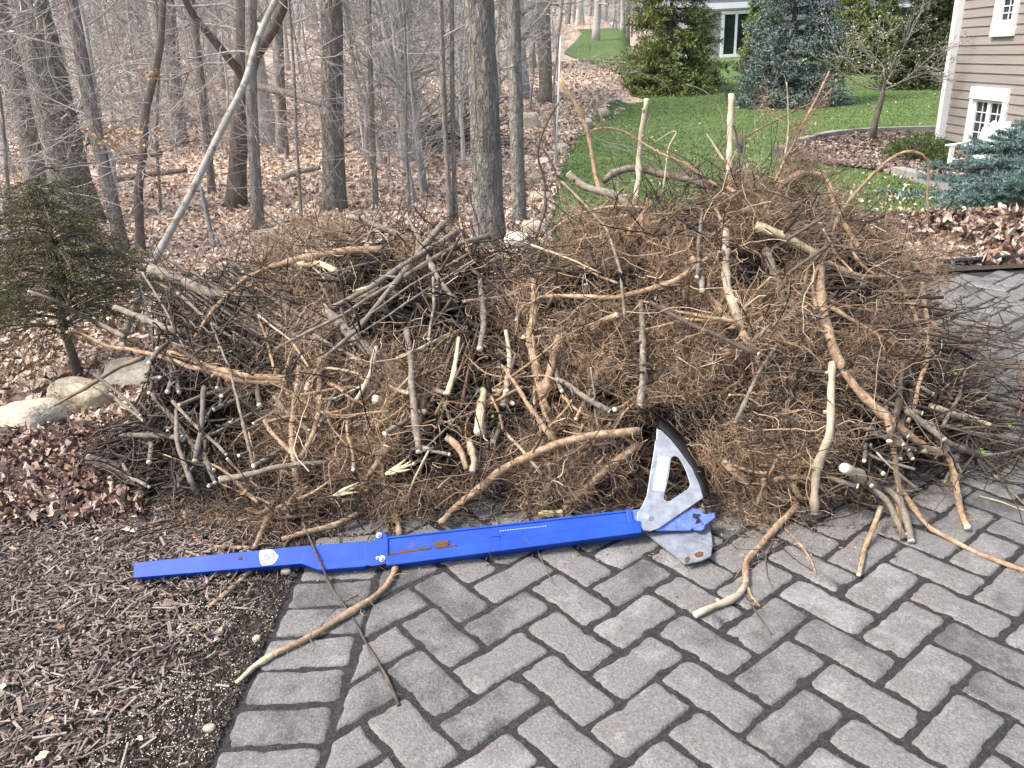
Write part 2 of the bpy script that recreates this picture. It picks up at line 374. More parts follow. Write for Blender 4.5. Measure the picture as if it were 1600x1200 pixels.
def paver_mesh(name, lx, ly, r, nside=7, th=.05, gap=.0065, shave=None):
    """block with ragged crumbled edges; lx, ly nominal module; 3 rings"""
    hx, hy = lx / 2 - gap / 2, ly / 2 - gap / 2
    pts = []
    cor = [(-hx, -hy), (hx, -hy), (hx, hy), (-hx, hy)]
    for i in range(4):
        a = np.array(cor[i]); b = np.array(cor[(i + 1) % 4])
        n = nside * 2 if np.linalg.norm(b - a) > .17 else nside
        for k in range(n): pts.append(a + (b - a) * k / n)
    pts = np.array(pts)
    nrm = pts / np.maximum(np.abs(pts / np.array([hx, hy])).max(1), 1e-6)[:, None]
    # round the corners
    c = np.array([hx, hy]); q = np.abs(pts); rad = .013
    d = np.maximum(q - (c - rad), 0); dl = np.linalg.norm(d, axis=1)
    over = dl > rad
    q[over] = (c - rad) + d[over] / dl[over][:, None] * rad
    pts = np.sign(pts) * q
    if shave is not None:                                       # cut a block at the border
        pts = shave(pts)
    n = len(pts); ctr = pts.mean(0)
    dirv = ctr - pts; dirv /= np.linalg.norm(dirv, axis=1, keepdims=True)
    j1 = np.abs(r.normal(size=n)) * .0032 + (r.random(n) < .16) * r.uniform(.003, .009, n)
    j1 = (j1 + np.roll(j1, 1) * .6) / 1.3
    rings = [(-.002 * 0, -th), (j1 * .3, -.010), (j1 + .0015, -.0042 + r.normal(size=n) * .0006), (j1 + .006, -.0006), (.02, .0)]
    V = []
    for off, z in rings:
        p = pts + dirv * np.broadcast_to(off, (n,))[:, None]
        V.append(np.column_stack([p, np.broadcast_to(z, (n,)) + (r.normal(size=n) * .0003 if np.ndim(z) == 0 else 0)]))
    V.append(np.array([[ctr[0], ctr[1], .0012]]))
    V = np.concatenate(V); i = np.arange(n); j = (i + 1) % n
    F = [np.concatenate([np.stack([i + n * a, j + n * a, j + n * (a + 1), i + n * (a + 1)], 1) for a in range(len(rings) - 1)]),
         np.stack([i + n * (len(rings) - 1), j + n * (len(rings) - 1), np.full(n, n * len(rings))], 1)]
    return make_mesh(name, V, F)
pr = np.random.default_rng(21)
PVM = [paver_mesh('paver', 2 * U, U, pr) for _ in range(14)]
for m_ in PVM: m_.materials.append(MAT['paver'])
cells = []
bear = math.atan2(syw, cyw)
for i in range(-60, 90):
    for j in range(-40, 90):
        k = (i + j) % 4
        if k == 0: c = pave(i + 1, j + .5); rot = bear
        elif k == 2: c = pave(i + .5, j + 1); rot = bear + PI / 2
        else: continue
        if not (.35 < c[1] < FAR and c[0] < 7.4): continue
        if c[0] < edge_x(c[1]) + BW - .12: continue
        cells.append((c, rot))
# which show largest and are in view
def pile_t(px, py):
    yb = np.interp(px, FX, FY); yt = np.interp(px, TX, TY)
    return (yb - py) / np.maximum(yb - yt, 1)
FX = [90, 130, 220, 420, 560, 700, 800, 1000, 1150, 1300, 1450, 1600]; FY = [740, 745, 790, 822, 812, 800, 792, 790, 800, 800, 755, 700]
TX = [90, 150, 230, 300, 430, 550, 620, 700, 770, 850, 900, 1000, 1150, 1300, 1380, 1450, 1520, 1600]
TY = [640, 540, 440, 420, 395, 352, 350, 352, 395, 368, 350, 312, 262, 325, 352, 440, 540, 610]
def poly_clip(P, a, nrm):                                        # keep the side where (p-a).n >= 0
    out = []
    for i in range(len(P)):
        p, q = P[i], P[(i + 1) % len(P)]
        dp, dq = (p - a) @ nrm, (q - a) @ nrm
        if dp >= 0: out.append(p)
        if dp * dq < 0: out.append(p + (q - p) * dp / (dp - dq))
    return np.array(out)
def clipped_paver(c, rot, r):
    hx, hy = U - .005, U / 2 - .005
    R = np.array([[math.cos(rot), -math.sin(rot)], [math.sin(rot), math.cos(rot)]])
    P = np.array([(-hx, -hy), (hx, -hy), (hx, hy), (-hx, hy)]) @ R.T + c
    e1 = np.array([edge_x(c[1] - .1) + BW + .004, c[1] - .1]); e2 = np.array([edge_x(c[1] + .1) + BW + .004, c[1] + .1])
    d = (e2 - e1) / np.linalg.norm(e2 - e1); n = np.array([d[1], -d[0]])
    P = poly_clip(P, e1, n)
    if len(P) < 3: return None
    area = .5 * abs(sum(P[i][0] * P[(i + 1) % len(P)][1] - P[(i + 1) % len(P)][0] * P[i][1] for i in range(len(P))))
    if area < .0012: return None
    pts = []
    for i in range(len(P)):
        a, b = P[i], P[(i + 1) % len(P)]
        n_ = max(2, int(np.linalg.norm(b - a) / .017))
        for k in range(n_): pts.append(a + (b - a) * k / n_)
    ctr = P.mean(0)
    fake = np.array(pts) - ctr
    me = paver_mesh('paver', .1, .1, r, shave=lambda _p: fake)
    me.materials.append(MAT['paver'])
    return me, ctr
shown = []; rest = []
for c, rot in cells:
    p, zc = proj(np.array([c[0], c[1], 0.0]))
    inview = -60 < p[0] < 1660 and 380 < p[1] < 1290
    t = pile_t(p[0], p[1])
    hidden = .12 < t < .93 and 150 < p[0] < 1440
    (shown if inview and not hidden else rest).append((zc, c, rot))
shown.sort(key=lambda q: q[0])
border = []
yb_ = .42
while yb_ < FAR:
    border.append((.5, np.array([edge_x(yb_) + BW / 2, yb_]), 'B')); yb_ += .1165
nb = 0
for zc, c, rot in border + shown[:300 - len(border)]:
    if rot == 'B':
        me = PVM[nb % 14]; a = pr.normal() * .012; nb += 1
    else:
        a = rot + pr.normal() * .012
        if c[0] - edge_x(c[1]) < BW + .17:
            q = clipped_paver(c, rot, pr)
            if q is None: continue
            me, c = q; a = 0
        else: me = PVM[int(pr.integers(14))]
        if pr.random() < .5 and a != 0: a += PI
    o = obj('paver', me, None, drive, (c[0] + pr.normal() * .0012, c[1] + pr.normal() * .0012, abs(pr.normal()) * .0011))
    o.rotation_euler = (pr.normal() * .003, pr.normal() * .003, a)
bm = Mesh()
for zc, c, rot in shown[300 - len(border):] + rest:
    q = clipped_paver(c, rot, pr) if c[0] - edge_x(c[1]) < BW + .17 else None
    if c[0] - edge_x(c[1]) < BW + .17 and q is None: continue
    R = np.array([[math.cos(rot), -math.sin(rot)], [math.sin(rot), math.cos(rot)]])
    h = np.array([(-1, -1), (1, -1), (1, 1), (-1, 1)]) * np.array([U - .006, U / 2 - .006])
    if q is not None: continue
    lo = h @ R.T + c; hi = (h * .94) @ R.T + c; z = pr.normal() * .0012
    V = np.concatenate([np.column_stack([lo, np.full(4, -.03)]), np.column_stack([lo, np.full(4, -.006)]), np.column_stack([hi, np.full(4, z)])])
    i = np.arange(4); j = (i + 1) % 4
    bm.add(V, [np.concatenate([np.stack([i, j, j + 4, i + 4], 1), np.stack([i + 4, j + 4, j + 8, i + 8], 1)]), np.array([[8, 9, 10, 11]])])
obj('paver', bm.mesh('pavers', False), MAT['paver'], drive, kind='stuff')

# ---------------- mulch bed left of the driveway
def bed_r(y): return float(edge_x(min(y, 4.6))) - .004
sheet('mulch_bed', MAT['soil'], .35, 3.3, lambda y: -3.6, bed_r, 60, 60, .0, 'dark soil bed beside the paved driveway', lambda x, y: -.012 + .012 * vnoise(x, y, 6, 4) * sstep(.0, .2, bed_r(1.5) - x))
def chips(P, L, W, T, r, tilt=.35):
    n = len(P)
    yawr = r.uniform(0, 2 * PI, n); tl = r.normal(size=n) * tilt; ro = r.normal(size=n) * tilt * 1.3
    d = np.stack([np.cos(yawr) * np.cos(tl), np.sin(yawr) * np.cos(tl), np.sin(tl)], -1)
    s = np.stack([-np.sin(yawr) * np.cos(ro), np.cos(yawr) * np.cos(ro), np.sin(ro)], -1)
    u = np.cross(d, s)
    V = np.zeros((n, 8, 3)); q = 0
    for a in (-1, 1):
        for b in (-1, 1):
            for c in (-1, 1):
                tap = r.uniform(.45, 1, n)
                V[:, q] = P + d * (a * L / 2)[:, None] + s * (b * W / 2 * tap)[:, None] + u * (c * T / 2)[:, None]; q += 1
    base = np.array([[0, 1, 3, 2], [4, 6, 7, 5], [0, 4, 5, 1], [2, 3, 7, 6], [0, 2, 6, 4], [1, 5, 7, 3]])
    F = (base[None] + (np.arange(n) * 8)[:, None, None]).reshape(-1, 4)
    return V.reshape(-1, 3), F
n = 58000
y = rng.uniform(.5, 2.9, n) ** 1.0; x = -.66 - np.abs(rng.uniform(0, 2.5, n)) - .0
x = np.where(rng.random(n) < .12, x + .0, x)
keep = (x < edge_x(y) - .03) & (rng.random(n) < sstep(.02, .32, edge_x(y) - x - .14 * vnoise(x, y, 5, 9)) * .96 + .05)
x, y = x[keep], y[keep]; n = len(x)
P = np.stack([x, y, H(x, y) + .004 + rng.random(n) * .016], -1)
qq, _ = proj(P); yl_ = np.interp(qq[:, 0], [208, 1000], [876, 792]); kk_ = ~((qq[:, 0] > 203) & (qq[:, 0] < 620) & (qq[:, 1] > yl_ + 6) & (qq[:, 1] < yl_ + 31)); P = P[kk_]; n = len(P)
V, F = chips(P, rng.gamma(2.0, .0105, n) + .006, rng.uniform(.0015, .007, n) + (rng.random(n) < .05) * .007, rng.uniform(.001, .004, n), rng, .28)
obj('bark_mulch', make_mesh('bark_mulch', V, F, False), MAT['mulch'], kind='stuff', label='shredded dark brown bark mulch in the bed')
n = 16000
y = rng.uniform(.45, 2.3, n); x = edge_x(y) - .004 - np.abs(rng.normal(size=n)) * .22
P = np.stack([x, y, H(x, y) + .002 + rng.random(n) * .006], -1)
V, F = chips(P, rng.gamma(2, .003, n) + .002, rng.uniform(.0015, .005, n), rng.uniform(.001, .004, n), rng, .4)
obj('soil_crumbs', make_mesh('soil_crumbs', V, F, False), MAT['crumb'], kind='stuff', label='dark crumbs of soil along the driveway edge')
# pale grain spilled on the bed
n = 8000
c = np.array([G(170, 1090)[:2], G(330, 960)[:2], G(420, 920)[:2], G(250, 1150)[:2]])
wch = rng.choice(4, n, p=[.42, .26, .14, .18]); sg = np.array([.16, .15, .09, .15])[wch]
xy = c[wch] + rng.normal(size=(n, 2)) * sg[:, None]
xy = xy[(xy[:, 0] < edge_x(xy[:, 1]) - .004) & (rng.random(len(xy)) < sstep(-.25, .5, vnoise(xy[:, 0], xy[:, 1], 22, 31) + .6 * vnoise(xy[:, 0], xy[:, 1], 60, 32)) * .8)]
n = len(xy)
P = np.column_stack([xy, H(xy[:, 0], xy[:, 1]) + .004 + rng.random(n) * .016])
V, F = chips(P, rng.uniform(.0014, .0042, n), rng.uniform(.0013, .0026, n), rng.uniform(.001, .002, n), rng)
obj('spilled_grain', make_mesh('spilled_grain', V, F, False), MAT['grain'], kind='stuff', label='pale yellow crumbs scattered over the mulch near the driveway edge')

# leaves -----------------------------------------------------------
def leaves(P, size, r, tilt=.5, curl=.35):
    n = len(P)
    a = r.uniform(0, 2 * PI, n); nz = rand_dirs(n, 1, r) * tilt + np.array([0, 0, 1]); nz /= np.linalg.norm(nz, axis=1, keepdims=True)
    d = np.stack([np.cos(a), np.sin(a), np.zeros(n)], -1); d -= nz * (d * nz).sum(1, keepdims=True); d /= np.linalg.norm(d, axis=1, keepdims=True)
    s = np.cross(nz, d); L = size[:, None]; W = L * r.uniform(.2, .42, n)[:, None]; cu = (r.normal(size=n) * curl)[:, None] * L; fo = (np.abs(r.normal(size=n)) * .9)[:, None] * W
    k = 10 if n < 20000 else 6
    th = np.arange(k) * 2 * PI / k
    V = np.zeros((n, k + 1, 3)); jit = r.uniform(.55, 1.15, (n, k)); wv = r.normal(size=(n, k)) * .12
    for i in range(k):
        ca, sa = math.cos(th[i]) * .5, math.sin(th[i])
        V[:, i] = P + (d * L * ca + s * W * sa) * (jit[:, i:i + 1] if k == 10 else 1) + nz * (cu * (ca * ca * 3 - .2) + fo * .45 * abs(sa) + L * wv[:, i:i + 1])
    V[:, k] = P - nz * cu * .15
    b = np.array([[i, (i + 1) % k, k] for i in range(k)])
    return V.reshape(-1, 3), (b[None] + (np.arange(n) * (k + 1))[:, None, None]).reshape(-1, 3)
n = 64000
y = 3.2 + 27 * rng.random(n) ** 1.9
x = xedge(y) + .2 - (y * .95 + 2.0) * rng.random(n) * 1.05
P = np.stack([x, y, H(x, y) - .015 + rng.random(n) * .035], -1)
V, F = leaves(P, rng.uniform(.04, .08, n) * (.8 + .03 * y), rng, .7, .5)
obj('fallen_leaves', make_mesh('fallen_leaves', V, F, False), MAT['leaf'], kind='stuff', label='dry brown leaves covering the woodland floor')
# leaf heap right (bed by the blue spruce) and heap left by the boulders
n = 7500
y = rng.uniform(4.78, 6.3, n); x = rng.uniform(1.4, 5.6, n)
heap = .16 * np.exp(-((y - 5.6) / .45) ** 2) * sstep(1.7, 2.8, x)
P = np.stack([x, y, H(x, y) + rng.random(n) * (heap + .03)], -1)
V, F = leaves(P, rng.uniform(.05, .10, n), rng, 1.4, .7)
obj('leaf_heap', make_mesh('leaf_heap', V, F, False), MAT['leaf_near'], kind='stuff', label='heap of curled tan leaves along the bed under the blue spruce')
sheet('planting_bed', MAT['soil'], FAR + .065, 6.25, lambda y: 1.0, lambda y: 7.5, 40, 60, .012, 'mulched soil strip behind the driveway', lambda x, y: .1 * np.exp(-((y - 5.6) / .45) ** 2) * sstep(1.7, 2.8, x))
n = 8000
a = rng.random(n); y = 2.25 + .78 * rng.random(n) ** 1.2; x = -1.25 - 1.3 * rng.random(n) - (y - 2.4) * .3
P = np.stack([x, y, H(x, y) + .01 + rng.random(n) * .03], -1)
V, F = leaves(P, rng.uniform(.028, .065, n), rng, 1.2, .6)
obj('leaf_litter', make_mesh('leaf_litter', V, F, False), MAT['leaf_near'], kind='stuff', label='reddish brown leaves piled against the pale boulders at left')
n = 90
y = rng.uniform(1.0, 2.2, n); x = -.75 - 1.8 * rng.random(n)
P = np.stack([x, y, H(x, y) + .022], -1); P = P[~((proj(P)[0][:, 1] > 840) & (proj(P)[0][:, 1] < 915) & (proj(P)[0][:, 0] > 190))]; n = len(P); V, F = leaves(P, rng.uniform(.015, .04, n), rng, .5, .4)
obj('loose_leaves', make_mesh('loose_leaves', V, F, False), MAT['leaf'], kind='stuff', label='few small dry leaves lying on the mulch')
# grass blades and pale specks
n = 90000
y = 5.4 + 19 * rng.random(n) ** 1.7; ll = np.interp(y, LEY, LEX); x = ll + (y * .8) * rng.random(n)
P = np.stack([x, y, H(x, y) + .004], -1); a = rng.uniform(0, 2 * PI, n); hh = rng.uniform(.012, .032, n); ww = .003 + .0004 * y
d = np.stack([np.cos(a), np.sin(a), 0 * a], -1)
V = np.stack([P - d * ww[:, None], P + d * ww[:, None], P + np.stack([rng.normal(size=n) * .02, rng.normal(size=n) * .02, hh], -1)], 1)
obj('grass', make_mesh('grass', V, np.arange(3 * n).reshape(-1, 3), False), MAT['blade'], kind='stuff', label='short green grass of the lawn')
n = 700
y = 5.6 + 14 * rng.random(n) ** 1.4; x = np.interp(y, [5, 8.5, 14.5, 22], [.5, 1, 2.4, 4.2]) + y * .62 * rng.random(n)
P = np.stack([x, y, H(x, y) + .045], -1); V, F = leaves(P, rng.uniform(.035, .07, n), rng)
n2 = 220
y = rng.uniform(5.9, 7.6, n2); x = rng.uniform(2.0, 4.0, n2); P = np.stack([x, y, H(x, y) + .045], -1)
V2, F2 = leaves(P, rng.uniform(.04, .07, n2), rng)
obj('scattered_leaves', make_mesh('scattered_leaves', np.concatenate([V, V2]), np.concatenate([F, F2 + len(V)])), MAT['palelawnleaf'], kind='stuff', label='pale dry leaves dotted over the green lawn')

# ---------------- boulders
def boulder_mesh(name, r, nu=22, nv=14, flat=.3):
    th = np.linspace(0, 2 * PI, nu, endpoint=False); ph = np.linspace(-PI / 2, PI / 2, nv)
    T, Pp = np.meshgrid(th, ph)
    x = np.cos(Pp) * np.cos(T); y_ = np.cos(Pp) * np.sin(T); z = np.sin(Pp)
    e = .62
    x, y_, z = [np.sign(q) * np.abs(q) ** e for q in (x, y_, z)]
    d = 1 + .10 * (np.sin(2.3 * x + r.uniform(0, 6)) + np.sin(3.1 * y_ + r.uniform(0, 6)) + np.sin(2.7 * z + r.uniform(0, 6))) + r.normal(size=x.shape) * .012
    V = np.stack([x * d, y_ * d, z * d], -1)
    V[:, -1] = V[:, -1]
    i = np.arange(nu * nv).reshape(nv, nu)
    Q = np.stack([i[:-1], np.roll(i[:-1], -1, 1), np.roll(i[1:], -1, 1), i[1:]], -1).reshape(-1, 4)
    return make_mesh(name, V.reshape(-1, 3), Q)
br = np.random.default_rng(5)
BLD = [
 (24, 672, 124, 56, 'pale yellowish boulder cut by the left picture edge', None),
 (124, 644, 112, 56, 'low cream boulder between two others behind the leaf litter', None),
 (205, 602, 92, 48, 'white rounded boulder half hidden by dark cut twigs at left', None),
 (812, 398, 44, 40, 'pale stone touching the thin grey trunk at the woodland edge', None),
 (838, 372, 40, 34, 'broad pale stone behind the pile by the forked dark twig', None),
 (846, 322, 30, 26, 'mid sized white edging stone beside the lawn', None),
 (838, 290, 26, 22, 'small cream edging stone next to the lawn edge', None),
 (848, 262, 24, 16, 'yellow ochre stone lying at the lawn edge', None),
 (876, 236, 22, 14, 'small flat pale stone at the lawn bend', None),
 (893, 214, 20, 12, 'small pale stone further along the lawn edge', None),
 (915, 196, 24, 12, 'flat pale stone near the far end of the edging', None),
 (938, 180, 26, 12, 'farthest light stone of the lawn edging', None),
 (828, 198, 26, 26, 'tan lump of stone between the trunks and the stone edging', None)]
for px, py, wpx, hpx, lab, _ in BLD:
    b = G(px, py); dd = b[1]
    o = obj('boulder', boulder_mesh('boulder', br), MAT['stone'], None, (b[0], b[1] + .06, b[2] + hpx * dd / CF * .22), lab, 'boulder', 'pale boulders edging the woods')
    o.scale = (wpx * dd / CF / 2, wpx * dd / CF / 2 * br.uniform(.7, .9), hpx * dd / CF * .52); o.rotation_euler = (br.normal() * .1, br.normal() * .1, br.uniform(0, 6) * 0 + br.normal() * .3)
n = 2600
y = 5.5 + 13 * rng.random(n) ** 1.3; x = np.interp(y, LEY, LEX) - np.abs(rng.normal(size=n)) * .4 + .05
P = np.stack([x, y, H(x, y) + .01 + rng.random(n) * .06], -1); V, F = leaves(P, rng.uniform(.05, .09, n), rng, .9, .5)
obj('edge_leaves', make_mesh('edge_leaves', V, F, False), MAT['leaf'], kind='stuff', label='dry leaves caught between the stones of the lawn edge')
# small cobbles in the edging strip: countless
P = []
for k in range(330):
    y_ = 5.6 + 11.4 * rng.random() ** 1.3; xx = lawn_left(y_) - abs(rng.normal()) * .34 + .02
    P.append((xx, y_, rng.uniform(.02, .05) * (1 + (rng.random() < .2) * 1.2)))
m = Mesh()
base = boulder_mesh('cobble', br, 9, 6)
bv = np.zeros(len(base.vertices) * 3, np.float32); base.vertices.foreach_get('co', bv); bv = bv.reshape(-1, 3)
bf = np.array([list(p.vertices) for p in base.polygons])
for xx, y_, s_ in P:
    a = rng.uniform(0, 6.28); R = np.array([[math.cos(a), -math.sin(a), 0], [math.sin(a), math.cos(a), 0], [0, 0, 1]])
    m.add((bv * np.array([s_, s_ * .75, s_ * .6])) @ R.T + np.array([xx, y_, float(H(xx, y_)) + s_ * .02]), bf)
obj('cobbles', m.mesh('cobbles'), MAT['cobble'], kind='stuff', label='pale cobbles along the lawn edge')

# ================================================================== TREES
def tree_parts(r, h, rad, nb, zlo, blen, depth=3, bend=.03, updir=.55, twig_r=.004, k=8, leanv=(0, 0), fork=False):
    """returns trunk Mesh and branches Mesh of a bare tree standing at the origin"""
    n = 14
    t = np.linspace(0, 1, n)
    off = np.cumsum(r.normal(size=(n, 2)) * bend * h / n, 0); off -= off[0]
    P = np.column_stack([off[:, 0] + leanv[0] * t * h, off[:, 1] + leanv[1] * t * h, t * h - .12])
    R = rad * (1 - .72 * t); R[0] *= 1.45; R[1] *= 1.1
    tr = Mesh()
    Pf = np.array([[np.interp(q, t, P[:, c]) for c in range(3)] for q in np.linspace(0, 1, 26)]); Rf = np.interp(np.linspace(0, 1, 26), t, R)
    tr.tube(Pf, Rf * (1 + r.normal(size=26) * .02), k)
    groups = {}
    def branch(p, d, L, rr, lev):
        m_ = 7 if lev == 0 else (6 if lev == 1 else 4)
        pts = [p]; q = np.array(d, float)
        for i in range(m_ - 1):
            q = q + r.normal(size=3) * .17 + np.array([0, 0, .05 if lev < 2 else .0]); q /= np.linalg.norm(q)
            pts.append(pts[-1] + q * L / (m_ - 1))
        pts = np.array(pts); rs = np.linspace(rr, max(rr * .3, twig_r * .6), m_)
        groups.setdefault((m_, 5 if lev == 0 else 3), []).append((pts, rs))
        if lev < depth - 1:
            nc = int(r.integers(4, 7)) if lev == 0 else int(r.integers(3, 6))
            for _ in range(nc):
                u_ = r.uniform(.2, 1); i = min(int(u_ * (m_ - 1)), m_ - 2); pp = pts[i] + (pts[i + 1] - pts[i]) * (u_ * (m_ - 1) - i)
                dd = (pts[i + 1] - pts[i]); dd /= np.linalg.norm(dd)
                dd = dd + r.normal(size=3) * .6; dd /= np.linalg.norm(dd)
                branch(pp, dd, L * r.uniform(.35, .65), max(rs[i] * .55, twig_r), lev + 1)
    for b in range(nb):
        z = r.uniform(zlo, .97); q = np.array([np.interp(z, t, P[:, c]) for c in range(3)])
        a = r.uniform(0, 2 * PI); d = np.array([math.cos(a), math.sin(a), updir * r.uniform(.2, 1.6)]); d /= np.linalg.norm(d)
        branch(q, d, blen * r.uniform(.5, 1.2) * (1.15 - .6 * z), rad * .30 * (1.1 - .8 * z) + twig_r, 0)
    br_ = Mesh()
    for (m_, kk), lst in groups.items():
        V, F = tubes(np.array([a for a, _ in lst]), np.array([b for _, b in lst]), kk, False); br_.add(V, F)
    return tr, br_
tr_ = np.random.default_rng(33)
protos = []
for i in range(6):
    t_, b_ = tree_parts(tr_, tr_.uniform(11, 15), tr_.uniform(.10, .17), 26, .08, 2.6, 3, twig_r=.006)
    protos.append((t_.mesh('trunk'), b_.mesh('branches')))
saps = []
for i in range(6):
    t_, b_ = tree_parts(tr_, tr_.uniform(4.5, 7), tr_.uniform(.022, .045), 30, .06, 1.5, 3, bend=.10, twig_r=.0036, k=6, updir=.35)
    saps.append((t_.mesh('trunk'), b_.mesh('branches')))
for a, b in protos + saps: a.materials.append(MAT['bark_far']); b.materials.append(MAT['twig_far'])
def put(pro, x, y, s, a, label, group, name='bare_tree', cat='tree'):
    z = float(H(x, y)) - .03
    o = thing(name, (x, y, z), label, cat, group); o.rotation_euler = (tr_.normal() * .02, tr_.normal() * .02, a); o.scale = (s, s, s)
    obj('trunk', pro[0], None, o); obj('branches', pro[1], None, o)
    return o
def bad(x, y):
    q = proj(np.array([x, y, 0.0]))[0]
    return y < 13.5 and 190 < q[0] < 500
cnt = 0
placed = []
def woods_x(y): return float(xedge(y)) - .8 if y < 24 else (2.8 if y < 36 else 6.0 + (y - 36) * .2)
tries = 0
while cnt < 58 and tries < 4000:
    tries += 1
    y = 10.5 + 38 * tr_.random() ** .8; half = y * .72
    x = tr_.uniform(-half - 2, woods_x(y))
    if bad(x, y): continue
    if any((x - a) ** 2 + (y - b) ** 2 < 1.2 for a, b in placed): continue
    placed.append((x, y)); cnt += 1
    far = 'tree with a bare grey trunk standing far back in the woods' if y > 24 else 'slender bare grey tree standing in the middle of the woods'
    put(protos[int(tr_.integers(6))], x, y, tr_.uniform(.6, 1.15), tr_.uniform(0, 6.28), far, 'far trees in the woods' if y > 24 else 'middle trees in the woods')
cnt = 0
while cnt < 88:
    y = 6.5 + 30 * tr_.random() ** 1.0; half = y * .70
    x = tr_.uniform(-half - 1, woods_x(y) - .3)
    if (y < 9 and x > -2.2) or bad(x, y): continue
    cnt += 1
    near = y < 15
    put(saps[int(tr_.integers(6))], x, y, tr_.uniform(.6, 1.2), tr_.uniform(0, 6.28), 'thin twiggy sapling with bare branches near the woodland edge' if near else 'thin twiggy sapling with bare branches deep in the woods',
        'saplings near the woodland edge' if near else 'saplings deep in the woods', 'sapling', 'sapling')
cnt = 0
while cnt < 34:
    y = tr_.uniform(7, 18); x = tr_.uniform(-y * .7 - 1, float(xedge(y)) - 1.0)
    if y < 9 or bad(x, y): continue
    cnt += 1
    put(saps[int(tr_.integers(6))], x, y, tr_.uniform(.5, .95), tr_.uniform(0, 6.28), 'slim pale understory sapling with a haze of bare twigs', 'understory saplings', 'sapling', 'sapling')
# far-off wood that reads as one mass
n = 420
y = rng.uniform(50, 85, n); x = rng.uniform(-62, 34, n); hgt = rng.uniform(9, 15, n); tt = np.linspace(0, 1, 6)
P = np.zeros((n, 6, 3)); P[:, :, 0] = x[:, None] + rng.normal(size=(n, 6)) * .15; P[:, :, 1] = y[:, None]; P[:, :, 2] = H(x, y)[:, None] - .2 + tt[None] * hgt[:, None]
V1, F1 = tubes(P, rng.uniform(.07, .2, n)[:, None] * (1 - .7 * tt)[None], 5, False)
n = 22000
y = rng.uniform(42, 85, n); x = rng.uniform(-62, 34, n); P0 = np.stack([x, y, H(x, y) + 1 + 13 * rng.random(n)], -1)
Ps = strands(P0, rand_dirs(n, .8), rng.uniform(.8, 2.6, n), 5, .25, grav=-.06)
V2, F2 = tubes(Ps, np.linspace(.018, .008, 5)[None] * np.ones((n, 1)), 3, False)
m = Mesh(); m.add(V1, F1); m.add(V2, F2)
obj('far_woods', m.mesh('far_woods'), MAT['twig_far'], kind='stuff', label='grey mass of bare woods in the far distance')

def px_trunk(name, pts, rad, Y, m, label, group='trees at the woodland edge', k=14, nb=0, twig=None, cat='tree', h2=6.0, seed=1, blen=1.2, blo=.15):
    """tree traced by its axis in the picture, base first, standing at distance Y; carried on upward out of frame"""
    r = np.random.default_rng(seed)
    Y0 = float(np.clip(G(*pts[0])[1], 4, 32)); rad *= Y0 / Y
    Q = [at(px, py, Y0) for px, py in pts]
    b = Q[0]; zg = float(H(b[0], b[1]))
    d = Q[-1] - Q[-2]; d /= np.linalg.norm(d)
    d = d * .6 + np.array([0, 0, .4]); d /= np.linalg.norm(d)
    if h2: Q.append(Q[-1] + d * h2 * .5); Q.append(Q[-1] + (d + r.normal(size=3) * .06) * h2 * .5)
    Q = np.array([[b[0], b[1], zg - .1]] + Q[(1 if abs(b[2] - zg) < .08 else 0):])
    L = np.concatenate([[0], np.cumsum(np.linalg.norm(np.diff(Q, axis=0), axis=1))])
    s = np.linspace(0, L[-1], 34)
    P = np.stack([np.interp(s, L, Q[:, c]) for c in range(3)], -1)
    for _ in range(2): P[1:-1] = (P[:-2] + 2 * P[1:-1] + P[2:]) / 4
    R = rad * (1 - .5 * s / L[-1]) * (1 + r.normal(size=34) * .015); R[0] *= 1.35; R[1] *= 1.12
    loc = P[0].copy()
    o = thing(name, loc, label, cat, group)
    V, F = tubes(P[None] - loc, R[None], k)
    V = V.reshape(34, k, 3); c = V.mean(1, keepdims=True); V = c + (V - c) * (1 + .06 * np.sin(np.arange(k) * 2.4 + r.uniform(0, 6))[None, :, None] + r.normal(size=(34, k, 1)) * .02)
    obj('trunk', make_mesh('trunk', V.reshape(-1, 3), F), m, o)
    if nb:
        lst = {}
        def br2(p, d, L_, rr, lev):
            n_ = 7 if lev < 2 else 5
            pts_ = strands(np.array([p]), np.array([d]), np.array([L_]), n_, .20, r, grav=-.02)[0]
            lst.setdefault((n_, 4 if lev == 0 else 3), []).append((pts_, np.linspace(rr, max(rr * .35, .0016), n_)))
            if lev < 2:
                for _ in range(int(r.integers(3, 6))):
                    i = int(r.integers(1, n_ - 1)); dd = pts_[i + 1] - pts_[i]; dd /= np.linalg.norm(dd); dd += r.normal(size=3) * .55; dd /= np.linalg.norm(dd)
                    br2(pts_[i], dd, L_ * r.uniform(.35, .7), rr * .5, lev + 1)
        for _ in range(nb):
            lst.clear()
            zz = r.uniform(blo, .75); i = int(zz * 33); a = r.uniform(0, 6.28); dd = np.array([math.cos(a), math.sin(a) * .7, r.uniform(-.1, .7)]); dd /= np.linalg.norm(dd)
            br2(P[i] - loc, dd, blen * r.uniform(.5, 1.3), max(rad * .16, .004), 0)
            mm = Mesh()
            for (n_, kk), l in lst.items():
                V, F = tubes(np.array([a for a, _ in l]), np.array([b for _, b in l]), kk, False); mm.add(V, F)
            obj('limb', mm.mesh('limb'), MAT['twig_far'], o)
    return o
px_trunk('tree', [(124, 345), (104, 260), (84, 170), (66, 90), (44, 0)], .195, 8.2, MAT['bark_furrow'], 'thick left tree with deeply furrowed grey bark behind the cedar', nb=5, seed=2, blo=.25)
px_trunk('tree', [(66, 330), (44, 200), (22, 100), (-4, 0)], .13, 9.5, MAT['bark'], 'dark grey tree leaning at the left picture edge', nb=6, seed=3)
